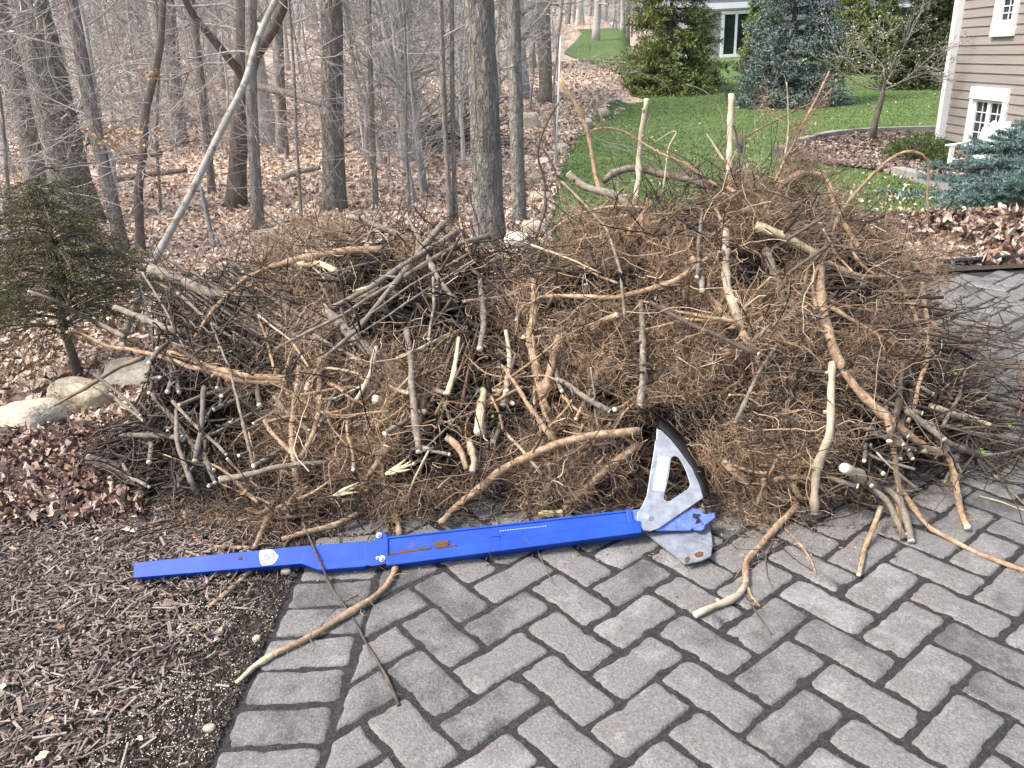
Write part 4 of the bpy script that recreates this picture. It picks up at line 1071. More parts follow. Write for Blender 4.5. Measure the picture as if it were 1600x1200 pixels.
def grey_house():
    Y = 36.0
    a = at(1075, 95, Y); b = at(1620, 60, Y); zg = float(H((a[0] + b[0]) / 2, Y)) - .2
    root = thing('grey_house', (a[0], Y, zg), 'blue grey sided house with white trim far behind the spruces', 'house')
    W = b[0] - a[0]; k = Y / CF
    X = lambda px: at(px, 50, Y)[0] - a[0]
    Z = lambda py, px=1150: at(px, py, Y)[2] - zg
    def bx(name, mt, x0, x1, z0, z1, y0, y1, par=root):
        return obj(name, Mesh().box(((x0 + x1) / 2, (y0 + y1) / 2, (z0 + z1) / 2), (x1 - x0, y1 - y0, z1 - z0)).mesh(name, False), mt, par)
    bx('wall', MAT['greysiding'], 0, W, 0, 5.2, .05, 6)
    z = 0.0; q = 0
    while z < 5.1:
        m = Mesh(); m.add([[x, y_, zz] for x in (0, W) for (y_, zz) in ((.05, z), (.015, z), (.035, z + .2), (.05, z + .2))], np.array([[0, 3, 2, 1], [4, 5, 6, 7], [0, 1, 5, 4], [1, 2, 6, 5], [2, 3, 7, 6], [3, 0, 4, 7]]))
        obj('siding_board', m.mesh('siding_board', False), MAT['greysiding'], root); z += .2
    def win(x0, x1, z0, z1, cols, nm):
        w_ = bx(nm, MAT['glass'], x0, x1, z0, z1, -.02, .04)
        f = .12
        for (p, q_, r_, s_) in ((x0 - f, x0, z0 - f, z1 + f), (x1, x1 + f, z0 - f, z1 + f), (x0, x1, z1, z1 + f), (x0, x1, z0 - f, z0)): bx('frame', MAT['white'], p, q_, r_, s_, -.06, .06, w_)
        for c in range(1, cols): bx('mullion', MAT['white'], x0 + (x1 - x0) * c / cols - .05, x0 + (x1 - x0) * c / cols + .05, z0, z1, -.05, .03, w_)
    win(X(1131), X(1168), Z(84), Z(22), 2, 'sliding_door')
    win(X(1386), X(1430), Z(50, 1400), Z(12, 1400), 1, 'window')
    bx('foundation', MAT['kerb'], -.05, W + .05, -.2, Z(88), -.03, .1)
    bx('fascia', MAT['white'], X(1090), X(1215), Z(13), Z(4), -.35, -.2)
    bx('gable_trim', MAT['white'], -.1, .1, 0, 5.2, -.06, .1)
    m = Mesh(); m.add([[-.6, -.9, 5.0], [W + .6, -.9, 5.0], [W + .6, 3, 7.4], [-.6, 3, 7.4], [-.6, -.9, 5.2], [W + .6, -.9, 5.2], [W + .6, 3, 7.6], [-.6, 3, 7.6]],
                      np.array([[3, 2, 1, 0], [4, 5, 6, 7], [0, 1, 5, 4], [1, 2, 6, 5], [2, 3, 7, 6], [3, 0, 4, 7]])); obj('roof', m.mesh('roof', False), MAT['roof'], root)
grey_house()

# white adirondack chair
def chair():
    b = at(1524, 270, 11.3); b[2] = min(b[2], float(H(b[0], b[1]))); s = .76
    root = thing('garden_chair', tuple(b), 'white slatted adirondack chair between the house window and the blue spruce', 'chair'); root.scale = (s, s, s); root.rotation_euler = (0, 0, math.radians(-62))
    # local: faces -Y
    def part(name, m): obj(name, m.mesh(name, False), MAT['white'], root)
    tl = math.radians(25)
    for i, xx in enumerate((-.24, -.12, 0, .12, .24)):
        ln = .80 - .055 * abs(i - 2) ** 1.5; wd = .108
        a0 = math.atan2(xx * .3, 1) ; m = Mesh()
        pts = [(-wd / 2, 0), (wd / 2, 0), (wd / 2 * 1.08, ln - .04), (wd / 4, ln), (-wd / 4, ln), (-wd / 2 * 1.08, ln - .04)]
        def P3(p, t): 
            q = p[0] * math.cos(a0) + p[1] * math.sin(a0) + xx * .85; v = p[1] * math.cos(a0)
            return [q, .24 + v * math.sin(tl) - t * math.cos(tl), .28 + v * math.cos(tl) + t * math.sin(tl)]
        m.prism([P3(p, .0) for p in pts], [P3(p, .02) for p in pts]); part('back_slat', m)
    for j in range(5):
        m = Mesh(); m.box((0, -.28 + j * .115, .36 - j * .022), (.54, .1, .02), None); part('seat_slat', m)
    for sx in (-1, 1):
        m = Mesh(); m.box((sx * .33, -.30, .29), (.04, .10, .58)); part('front_leg', m)
        m = Mesh(); m.prism([[sx * .29 - .015, -.33, .38], [sx * .29 - .015, -.33, .26], [sx * .29 - .015, .62, .0], [sx * .29 - .015, .66, .10]], [[sx * .29 + .015, -.33, .38], [sx * .29 + .015, -.33, .26], [sx * .29 + .015, .62, .0], [sx * .29 + .015, .66, .10]]); part('back_leg', m)
        m = Mesh(); m.box((sx * .355, .02, .595), (.13, .80, .022)); part('armrest', m)
    m = Mesh(); m.box((0, .40, .56), (.74, .03, .07)); part('back_rail', m)
chair()

# ================================================================== THE BRUSH PILE
def surf(px, py):
    t = float(np.clip(pile_t(px, py), -.2, 1.15))
    yb = float(np.interp(px, FX, FY))
    Y0 = g0(px, yb)[1]
    Yt = float(np.interp(px, [90, 200, 400, 700, 900, 1150, 1350, 1500, 1600], [2.95, 3.35, 3.5, 3.35, 3.15, 3.1, 3.2, 3.3, 3.3]))
    Yt = max(Yt, Y0 + .25)
    tt = max(t, 0)
    return Y0 + (Yt - Y0) * tt ** 1.25 - .10 * math.sin(PI * min(tt, 1)) 
def PT(px, py, off=0.0, r=.01):
    t = pile_t(px, py)
    if t <= 0.02:
        P = g0(px, py, r + .002)
        P[2] += max(0, -off); return P
    P = at(px, py, surf(px, py) + off)
    if P[2] < r: P = g0(px, py, r + .001)
    return P
def smooth_path(Q, n):
    Q = np.asarray(Q, float); L = np.concatenate([[0], np.cumsum(np.linalg.norm(np.diff(Q, axis=0), axis=1))])
    s = np.linspace(0, L[-1], n); P = np.stack([np.interp(s, L, Q[:, c]) for c in range(3)], -1)
    for _ in range(2): P[1:-1] = (P[:-2] + 2 * P[1:-1] + P[2:]) / 4
    return P
sr_ = np.random.default_rng(77)
def knobby(P, r0, r1, k=9, wob=.004, knots=True):
    n = len(P)
    P = P + np.cumsum(sr_.normal(size=P.shape) * wob * .35, 0) * np.sin(np.linspace(0, PI, n))[:, None]
    R = np.linspace(r0, r1, n) * (1 + sr_.normal(size=n) * .08)
    if knots:
        for _ in range(max(1, n // 9)): R[int(sr_.integers(0, n))] *= sr_.uniform(1.12, 1.35)
    return P, R
def rootlets(P, R, n, org, L=(.012, .085), rr=.0008):
    """small side shoots growing from a stick, returned as tubes"""
    i = sr_.integers(1, len(P) - 1, n); T = P[i] - P[i - 1]; T /= np.linalg.norm(T, axis=1, keepdims=True) + 1e-9
    d = rand_dirs(n, 1, sr_); d = d - T * (d * T).sum(1, keepdims=True) + T * .4; d /= np.linalg.norm(d, axis=1, keepdims=True)
    Q = strands(P[i], d, sr_.uniform(*L, n), 6, .35, sr_)
    w_ = sr_.uniform(.7, 1.6, n)
    if not np.allclose(org, -1e9):
        ja, ba = in_tool(Q + org); ok = ~(ja.any(1) | ba.any(1)); Q = Q[ok]; w_ = w_[ok]
    if len(Q) == 0: return np.zeros((0, 3)), []
    return tubes(Q, np.linspace(1, .45, 6)[None] * w_[:, None] * rr, 3, False)
def cap(c, nrm, r, name='cut_end'):
    nrm = nrm / (np.linalg.norm(nrm) + 1e-9); a = np.cross(nrm, [.3, .5, .81]); a /= np.linalg.norm(a); b = np.cross(nrm, a)
    th = np.arange(9) * 2 * PI / 9; rr = r * (1.0 + sr_.normal(size=9) * .05)
    ring = c + rr[:, None] * (np.cos(th)[:, None] * a + np.sin(th)[:, None] * b)
    tilt = sr_.normal(size=9) * r * .06
    V = np.concatenate([ring - nrm * r * .2, ring * .0 + ring + nrm * (.0015 + np.abs(tilt))[:, None], (c + nrm * .003)[None]])
    i = np.arange(9); j = (i + 1) % 9
    return make_mesh(name, V, [np.stack([i, j, j + 9, i + 9], 1), np.stack([i + 9, j + 9, np.full(9, 18)], 1)])
def stick(pts, r0, r1, m, label=None, cut=(0, 0), parent=None, name='branch', group=None, hairs=0, origin=None, n=None, P=None, k=9):
    if P is None: P = np.array([PT(q[0], q[1], q[2] if len(q) > 2 else 0.0, max(r0, r1)) for q in pts])
    if n is None: n = int(max(8, min(40, np.linalg.norm(np.diff(P, axis=0), axis=1).sum() / .028)))
    P = smooth_path(P, n); P, R = knobby(P, r0, r1)
    P[:, 2] = np.maximum(P[:, 2], R * .9 + .001)
    c = P[0].copy() if origin is None else np.asarray(origin, float)
    mm = Mesh(); V, F = tubes((P - c)[None], R[None], k); mm.add(V, F)
    if hairs:
        V, F = rootlets(P - c, R, hairs * 2, c); mm.add(V, F)
    if r0 > .005 and m.name in ('grey_stem_bark', 'dark_stem_bark', 'pale_stem_bark', 'dark_twig_bark'):
        for _ in range(int(sr_.integers(1, 5))):
            i = int(sr_.integers(1, len(P) - 1)); T_ = P[i] - P[i - 1]; T_ /= np.linalg.norm(T_) + 1e-9
            d_ = sr_.normal(size=3); d_ -= T_ * (d_ @ T_); d_ /= np.linalg.norm(d_); d_ = d_ + T_ * .8; d_ /= np.linalg.norm(d_)
            le = sr_.uniform(.012, .03) if sr_.random() < .6 else sr_.uniform(.05, .16); q_ = strands((P[i] - c)[None], d_[None], np.array([le]), 5, .12, sr_)[0]
            mm.tube(q_, np.linspace(R[i] * .6, R[i] * (.45 if le < .04 else .15), 5), 6)
    o = obj(name, mm.mesh(name), m, parent, None if parent is not None else c)
    if parent is None: tag(o, label, 'branch', group or 'cut branches of the brush pile')
    elif label: tag(o, label)
    if cut[0]: obj('cut_end', cap(P[0] - c, P[0] - P[1], R[0] * .96), MAT['cut'], o)
    if cut[1]: obj('cut_end', cap(P[-1] - c, P[-1] - P[-2], R[-1] * .96), MAT['cut'], o)
    return o

TA = g0(208, 900, .040); TB = g0(1005, 828, .040)
TAX = (TB - TA) / np.linalg.norm(TB - TA)
TAU = math.radians(40)
_h = np.array([-TAX[1], TAX[0], 0]); _h /= np.linalg.norm(_h)
TV = _h * math.cos(TAU) + np.array([0, 0, 1]) * math.sin(TAU); TV -= TAX * (TV @ TAX); TV /= np.linalg.norm(TV)
TN = np.cross(TAX, TV)
if TN[2] < 0: TN = -TN
def in_tool(P):
    q, _ = proj(P); d = (P - TA) @ TN
    x, y_ = q[..., 0], q[..., 1]
    top = np.interp(x, [985, 1020, 1035, 1060, 1100, 1125], [790, 650, 640, 675, 770, 790])
    jaw = (x > 985) & (x < 1128) & (y_ > top - 8) & (y_ < 905) & (d > -.07)
    yl = np.interp(x, [208, 1000], [876, 792])
    bar = (x > 200) & (x < 1000) & (y_ > yl - 2) & (y_ < yl + 42) & (d > -.03)
    return jaw, bar
def clear_tool(Ps, r):
    jaw, bar = in_tool(Ps)
    k = jaw.any(1) | (bar.any(1) & (r.random(len(Ps)) < .93))
    return Ps[~k]
VOID = [(355, 665, 80, 70, .85), (1175, 430, 38, 40, .95), (1030, 460, 45, 22, .8), (940, 620, 60, 34, .9), (690, 620, 50, 60, .5), (760, 560, 40, 50, .5), (560, 640, 30, 60, .6), (1330, 740, 50, 30, .7), (1120, 640, 50, 30, .6), (890, 480, 40, 20, .6), (1230, 620, 40, 25, .6), (640, 480, 40, 30, .5), (1010, 560, 30, 30, .5), (420, 520, 40, 30, .5), (1400, 705, 85, 60, .9), (1500, 690, 70, 50, .7), (1200, 405, 30, 30, .9), (880, 560, 40, 60, .6), (720, 700, 50, 30, .6), (480, 500, 25, 40, .5), (850, 640, 30, 30, .6)]
def void(px, py):
    p = .85 * sstep(.02, .40, vnoise(px, py, .030, 71) + .7 * vnoise(px, py, .075, 72))
    for a, b_, c_, d_, w_ in VOID: p = np.maximum(p, w_ * np.exp(-((px - a) / c_) ** 2 - ((py - b_) / d_) ** 2) * 1.15)
    return np.clip(p, 0, .97)
def clear_void(Ps, r):
    q, _ = proj(Ps[:, Ps.shape[1] // 2]); return Ps[r.random(len(Ps)) > void(q[:, 0], q[:, 1])]
# fine root clouds -------------------------------------------------
hr = np.random.default_rng(99)
def hair(parent, origin, clouds, m):
    VV = []; FF = []; n0 = 0
    for cx, cy, rx, ry, n in clouds:
        n = int(n * 1.45)
        # clumped: several tuft centres
        nc = max(4, n // 130)
        tc_ = hr.normal(size=(nc, 2)) * .45
        wch = hr.integers(0, nc, n)
        q = tc_[wch] + hr.normal(size=(n, 2)) * .20
        P0 = []; 
        dep = np.clip(np.abs(hr.normal(size=n)) * .11, 0, .35) - .02
        for (a, b), d in zip(q, dep):
            px, py = cx + a * rx, cy + b * ry
            P0.append(at(px, py, surf(px, py) + d))
        P0 = np.array(P0); P0[:, 2] = np.maximum(P0[:, 2], .012)
        cen = np.array([P0[wch == i].mean(0) if (wch == i).any() else P0[0] for i in range(nc)])
        d0 = P0 - cen[wch] + hr.normal(size=(n, 3)) * .03; d0 += np.array([0, -.02, .0]); d0 /= np.linalg.norm(d0, axis=1, keepdims=True)
        Ps = strands(P0, d0, hr.uniform(.04, .17, n), 7, .50, hr, .015)
        Ps[:, :, 2] = np.maximum(Ps[:, :, 2], .004 + .01 * hr.random((n, 1)))
        Ps = clear_void(clear_tool(Ps, hr), hr); n = len(Ps)
        V, F = tubes(Ps - origin, np.linspace(1, .5, 7)[None] * (hr.gamma(3, .00016, n) + .00034)[:, None], 3, False)
        VV.append(V); FF.append(F[0] + n0); n0 += len(V)
    return obj('fine_roots', make_mesh('fine_roots', np.concatenate(VV), np.concatenate(FF)), m, parent, kind='stuff')
def shrub(label, base, roots, clouds, m=None):
    o = PT(*base); root = thing('uprooted_shrub', tuple(o), label, 'uprooted shrub', 'uprooted shrubs in the brush pile')
    for (nm, pts, r0, r1, mt, cut, hairs, lab) in roots:
        q = stick(pts, r0, r1, MAT[mt], lab, cut, root, nm, None, hairs, o)
    for q_ in range(8):
        a_ = sr_.uniform(0, 2 * PI); ln = sr_.uniform(60, 190); px, py = base[0] + sr_.normal() * 25, base[1] + sr_.normal() * 20; pts = []
        for k_ in range(6):
            pts.append((px, min(py, float(np.interp(px, FX, FY)) - 6), sr_.uniform(-.07, -.02))); a_ += sr_.normal() * .35; px += math.cos(a_) * ln / 5; py += math.sin(a_) * ln / 5 * .8
        if any(t_[1] < np.interp(t_[0], TX, TY) - 25 for t_ in pts): continue
        P_ = np.array([PT(*t_, .006) for t_ in pts])
        if in_tool(P_)[0].any() or in_tool(P_)[1].any(): continue
        stick(None, sr_.uniform(.004, .008), sr_.uniform(.0015, .003), MAT['tan'], None, (0, int(q_ % 3 == 0) * 0), root, 'root', None, 26, o, P=P_)
    # stump crown where roots and stems meet
    bm_ = boulder_mesh('stump', sr_, 14, 9)
    s_ = obj('stump', bm_, MAT['tan'], root, (0, .03, 0)); s_.scale = (.026, .024, .034); s_.rotation_euler = tuple(sr_.uniform(0, 3, 3))
    hair(root, o, clouds, m or MAT['hair'])
N = None
shrub('uprooted shrub crowning the pile with a dense dark root ball and upright pale stems', (1155, 320, .08), [
    ('root', [(1215, 292, -.02), (1252, 270, -.04), (1290, 270, -.05), (1303, 297, -.05), (1310, 327, -.05), (1327, 358, -.04), (1347, 398, -.02)], .013, .010, 'tan', (0, 0), 60, 'arched tan root bending down on the right'),
    ('root', [(1296, 372, -.02), (1310, 335, -.04), (1332, 305, -.05), (1364, 270, -.07), (1398, 243, -.09), (1424, 235, -.09), (1448, 243, -.1), (1453, 267, -.1), (1448, 304, -.1), (1452, 354, -.1)], .009, .004, 'tan', (0, 0), 40, 'thin root looping out over the bed'),
    ('stem', [(1150, 330, .06), (1138, 262, .05), (1140, 205, .05), (1143, 148, .05)], .0135, .0115, 'pale', (0, 1), 0, 'straight pale stem pointing up'),
    ('stem', [(1172, 330, .1), (1168, 265, .1), (1154, 220, .12), (1140, 185, .12)], .012, .009, 'grey', (0, 0), 0, None),
    ('root', [(1180, 352, -.04), (1187, 356, -.05), (1216, 366, -.06), (1255, 387, -.06), (1282, 402, -.04)], .017, .013, 'split', (0, 0), 0, 'torn yellow root with the bark stripped off'),
    ('root', [(1215, 290, .0), (1242, 223, .0), (1259, 189, .0), (1279, 152, .0), (1296, 111, .0)], .008, .003, 'tan', (0, 0), 120, 'brush like bundle of roots pointing up'),
    ('root', [(1222, 280, .0), (1229, 209, .0), (1229, 128, .0)], .005, .0025, 'pale', (0, 0), 30, None),
    ('root', [(1210, 285, .0), (1250, 205, .0), (1275, 170, .02), (1300, 138, .02)], .006, .002, 'tan', (0, 0), 90, None),
    ('root', [(1120, 290, .0), (1070, 256, -.03), (1030, 243, -.04), (1002, 223, -.04), (959, 199, -.03), (928, 202, -.02)], .006, .003, 'tan', (0, 0), 50, None)],
    [(1150, 325, 120, 75, 3000), (1235, 345, 90, 50, 1300), (1330, 345, 80, 60, 1100), (1250, 275, 40, 50, 600), (1220, 220, 25, 60, 250)], MAT['hairdark'])
shrub('uprooted shrub draped down the right side with a long orange tan root to the pavers', (1285, 440, .02), [
    ('root', [(1281, 417, -.04), (1283, 467, -.05), (1293, 518, -.06), (1313, 569, -.08), (1340, 606, -.09), (1384, 646, -.1), (1418, 673, -.1), (1458, 707, -.09), (1478, 741, -.08), (1489, 775, -.06), (1502, 805), (1512, 824)], .017, .009, 'tan', (1, 1), 130, 'long orange tan root reaching the pavers'),
    ('root', [(1384, 646, -.1), (1395, 690, -.09), (1402, 740, -.07), (1403, 790, -.04), (1405, 825)], .010, .008, 'tan', (0, 1), 50, None),
    ('root', [(1441, 440, -.05), (1441, 457, -.06), (1450, 501, -.1), (1451, 562, -.12), (1438, 596, -.1), (1430, 636, -.08), (1418, 660, -.06)], .011, .006, 'tan', (0, 0), 50, None),
    ('root', [(1457, 505, -.1), (1478, 538, -.1), (1526, 548, -.12), (1560, 569, -.1), (1597, 575, -.1), (1640, 580, -.1)], .009, .005, 'tan', (0, 0), 50, None),
    ('root', [(1296, 478, -.06), (1340, 505, -.07), (1384, 528, -.08), (1414, 535, -.08), (1458, 533, -.08)], .0065, .004, 'tan', (0, 0), 40, None),
    ('root', [(1293, 410, -.04), (1340, 432, -.06), (1398, 432, -.07), (1448, 435, -.07), (1499, 440, -.08), (1532, 467, -.08)], .009, .003, 'tan', (0, 0), 70, None),
    ('root', [(1398, 432, -.05), (1420, 470, -.05), (1440, 520, -.04), (1455, 560, -.02)], .010, .006, 'tan', (0, 0), 40, None)],
    [(1235, 470, 85, 90, 2100), (1310, 540, 95, 90, 1900), (1390, 470, 85, 60, 1000), (1360, 400, 70, 50, 600), (1250, 600, 80, 70, 1200), (1440, 420, 60, 40, 350), (1480, 560, 80, 40, 420)])
shrub('uprooted shrub in the middle right with tangled roots and a bent pale stem', (1150, 500, .04), [
    ('stem', [(1134, 360, -.02), (1134, 426, -.05), (1137, 459, -.06), (1150, 485, -.05), (1160, 520, -.02)], .0135, .015, 'pale', (0, 0), 0, 'bent pale yellowish stem'),
    ('root', [(1082, 400, -.02), (1092, 440, -.03), (1112, 465, -.03), (1150, 512, -.02)], .009, .012, 'tan', (1, 0), 40, None),
    ('root', [(1112, 398, -.04), (1086, 419, -.06), (1060, 439, -.07), (1025, 448, -.08), (968, 465, -.09), (916, 463, -.09), (850, 463, -.08)], .010, .007, 'tan', (0, 1), 60, 'long level tan root crossing the middle'),
    ('stem', [(1196, 390, .0), (1215, 440, -.02), (1224, 480, -.02)], .014, .015, 'grey', (0, 0), 0, None),
    ('root', [(1160, 520, -.04), (1185, 560, -.06), (1200, 610, -.05)], .012, .006, 'tan', (0, 0), 60, None)],
    [(1090, 530, 110, 70, 2300), (1040, 460, 70, 50, 800), (1170, 520, 60, 60, 1200), (1110, 620, 100, 60, 1400), (1040, 570, 50, 60, 700)])
shrub('uprooted shrub behind the middle with a thick crooked grey limb and pale stakes', (992, 340, .06), [
    ('stem', [(889, 272, .0), (907, 290, .0), (933, 298, .0), (959, 301, .0), (981, 321, .0), (992, 336, .0)], .0155, .017, 'grey', (1, 0), 0, 'crooked thick grey limb'),
    ('root', [(992, 336, -.01), (968, 340, -.02), (941, 342, -.02)], .008, .005, 'tan', (0, 1), 20, None),
    ('stem', [(992, 322, .02), (1000, 240, .02), (1011, 155, .02)], .0115, .010, 'pale', (0, 1), 0, 'straight pale stake like stem'),
    ('stem', [(942, 284, .08), (959, 268, .08), (990, 262, .08), (1036, 273, .08), (1080, 279, .06), (1115, 292, .04)], .014, .016, 'grey', (0, 0), 0, 'long arched grey limb'),
    ('root', [(875, 125, .04), (905, 170, .04), (925, 215, .04), (930, 265, .03), (938, 300, .02)], .008, .010, 'tan', (1, 0), 10, 'tan root standing up with a hooked tip'),
    ('root', [(935, 372, -.02), (990, 355, -.03), (1050, 342, -.02)], .004, .006, 'tan', (0, 0), 30, None)],
    [(1010, 350, 75, 45, 1500), (930, 410, 90, 55, 1300), (900, 365, 35, 35, 300), (1060, 400, 70, 50, 900)])
shrub('uprooted shrub in the centre with two thick upright tan roots', (850, 610, .02), [
    ('root', [(835, 437, .0), (834, 494, -.02), (824, 528, -.03), (837, 569, -.03), (847, 616, -.02), (857, 655, .0)], .013, .016, 'tan', (0, 0), 60, None),
    ('root', [(873, 528, -.03), (862, 569, -.03), (849, 616, -.02)], .012, .014, 'tan', (1, 0), 30, None),
    ('root', [(783, 570, -.05), (808, 600, -.07), (826, 630, -.08), (848, 665, -.08), (868, 690, -.06)], .005, .009, 'tan', (0, 0), 40, None),
    ('root', [(770, 607, -.05), (830, 570, -.08), (890, 525, -.09), (965, 490, -.06)], .004, .003, 'tan', (0, 0), 40, None)],
    [(850, 560, 60, 90, 1200), (930, 590, 55, 60, 900), (800, 470, 70, 60, 900), (950, 510, 70, 40, 700)])
shrub('uprooted shrub low in front with a broad tan root running to the blue bar', (930, 690, -.01), [
    ('root', [(690, 830, -.03), (719, 800, -.03), (760, 757, -.05), (787, 731, -.06), (834, 714, -.08), (871, 694, -.09), (925, 680, -.09), (999, 673, -.05)], .012, .013, 'tan', (0, 0), 90, 'broad curved tan root in front'),
    ('root', [(999, 694, -.02), (938, 741, -.04), (881, 795, .0)], .014, .011, 'tan', (0, 0), 100, 'second broad fuzzy root below it'),
    ('root', [(852, 712, -.05), (862, 740, -.05), (852, 775, -.03)], .006, .003, 'tan', (0, 0), 20, None)],
    [(900, 730, 120, 50, 1900), (800, 740, 70, 50, 900), (1000, 640, 60, 40, 700), (960, 780, 60, 22, 500)], MAT['hair'])
shrub('uprooted shrub left of centre with paired tan roots hanging straight down', (470, 620, .0), [
    ('root', [(468, 575, .0), (461, 640, -.05), (458, 676, -.06), (463, 709, -.06), (464, 747, -.04), (469, 785, .0)], .011, .010, 'tan', (0, 1), 70, None),
    ('root', [(500, 560, .0), (498, 650, -.05), (486, 688, -.06), (470, 714, -.06)], .010, .009, 'tan', (0, 0), 60, None),
    ('root', [(413, 658, -.05), (429, 685, -.06), (453, 702, -.07), (465, 716, -.06)], .006, .008, 'tan', (1, 0), 20, None),
    ('root', [(245, 545, -.03), (290, 560, -.03), (330, 575, -.04), (390, 590, -.05), (455, 592, -.03)], .010, .013, 'tan', (0, 0), 100, 'long root stretching left over the dark hollow'),
    ('root', [(105, 519, -.02), (125, 520, -.02), (170, 543, -.02), (220, 548, -.03), (300, 575, -.03), (380, 596, -.03), (450, 598, -.02)], .006, .011, 'tan', (0, 0), 80, 'longest root ending at the far left'),
    ('root', [(305, 527, -.03), (322, 500, -.03), (345, 470, -.04), (380, 437, -.04), (425, 416, -.02)], .007, .010, 'tan', (0, 0), 40, None),
    ('root', [(425, 417, -.02), (480, 402, -.04), (540, 392, -.04), (598, 390, -.01)], .013, .017, 'tan', (1, 0), 30, 'thick smooth tan root on top'),
    ('root', [(460, 412, -.01), (500, 412, -.03), (525, 424, -.03)], .011, .014, 'split', (0, 0), 0, 'short splintered root stub')],
    [(470, 440, 65, 60, 1700), (455, 560, 60, 70, 1600), (470, 680, 60, 80, 2000), (520, 480, 70, 60, 1300), (640, 400, 60, 30, 700), (520, 365, 70, 25, 450), (300, 555, 60, 18, 350), (395, 610, 60, 20, 400), (350, 370, 70, 25, 250)])
shrub('uprooted shrub low left of centre with a round cut stub in its root ball', (600, 640, .02), [
    ('stem', [(640, 640, .12), (610, 632, .0), (586, 624, -.06)], .016, .014, 'tan', (0, 1), 0, 'short stub with a round cut face'),
    ('root', [(591, 705, -.02), (594, 730, -.03), (598, 755, -.03), (612, 785, -.02), (623, 812, -.005), (624, 838, -.003)], .012, .009, 'tan', (0, 0), 60, None),
    ('root', [(622, 860), (618, 890), (605, 918), (560, 949), (500, 985), (445, 1014), (428, 1022)], .009, .0075, 'tan', (0, 0), 30, 'root snaking forward over the pavers'),
    ('root', [(428, 1022), (405, 1036), (385, 1050), (369, 1067)], .0075, .0045, 'split', (0, 0), 0, 'pale peeled tip of the snaking root'),
    ('root', [(560, 816, -.03), (524, 830, -.02), (477, 835, -.02), (441, 847, -.01)], .009, .008, 'tan', (0, 0), 40, None),
    ('root', [(605, 700, -.04), (580, 735, -.05), (560, 770, -.03)], .012, .008, 'tan', (1, 0), 50, None)],
    [(600, 620, 70, 60, 2200), (560, 700, 60, 60, 1400), (630, 770, 80, 40, 1100), (540, 780, 60, 30, 600), (690, 640, 60, 70, 700)], MAT['hair'])
shrub('uprooted shrub right of the steel jaw with a forked root on the pavers', (1200, 760, -.01), [
    ('root', [(1245, 790, -.03), (1215, 822), (1190, 850), (1163, 880), (1166, 912)], .010, .009, 'tan', (0, 0), 30, None),
    ('root', [(1166, 912), (1158, 930), (1140, 941), (1112, 950), (1086, 961)], .009, .0085, 'pale', (0, 1), 0, 'forked root piece with a round cut end'),
    ('root', [(1166, 912), (1176, 930), (1187, 948)], .006, .002, 'tan', (0, 0), 8, None),
    ('root', [(1130, 720, -.04), (1165, 755, -.06), (1185, 790, -.05), (1215, 800, -.03)], .010, .006, 'tan', (0, 0), 60, None),
    ('root', [(1225, 825), (1262, 862), (1275, 895)], .004, .002, 'tan', (0, 0), 10, None)],
    [(1180, 730, 90, 70, 2000), (1120, 690, 50, 50, 700), (1260, 720, 70, 60, 900), (1190, 810, 70, 22, 500), (1310, 680, 40, 40, 350), (1330, 790, 40, 18, 120)])
shrub('uprooted shrub trailing thin roots over the mulch at the lower left', (420, 800, -.01), [
    ('root', [(427, 787, -.03), (418, 820, -.02), (398, 858, -.004)], .011, .008, 'tan', (0, 0), 60, None),
    ('root', [(180, 861), (228, 842), (287, 823), (337, 812), (387, 817, -.01), (413, 808, -.02)], .003, .006, 'tan', (0, 0), 40, None),
    ('root', [(287, 800, -.01), (294, 830), (308, 847), (346, 856), (394, 856)], .006, .006, 'tan', (0, 0), 30, None),
    ('root', [(420, 872), (380, 900), (352, 925), (328, 947)], .008, .006, 'tan', (0, 0), 30, 'piece poking out below the blue bar'),
    ('root', [(382, 811, -.02), (429, 809, -.03), (493, 804, -.02)], .005, .006, 'red', (1, 0), 0, None)],
    [(400, 835, 80, 20, 700), (300, 840, 80, 16, 300), (470, 790, 60, 30, 700)])

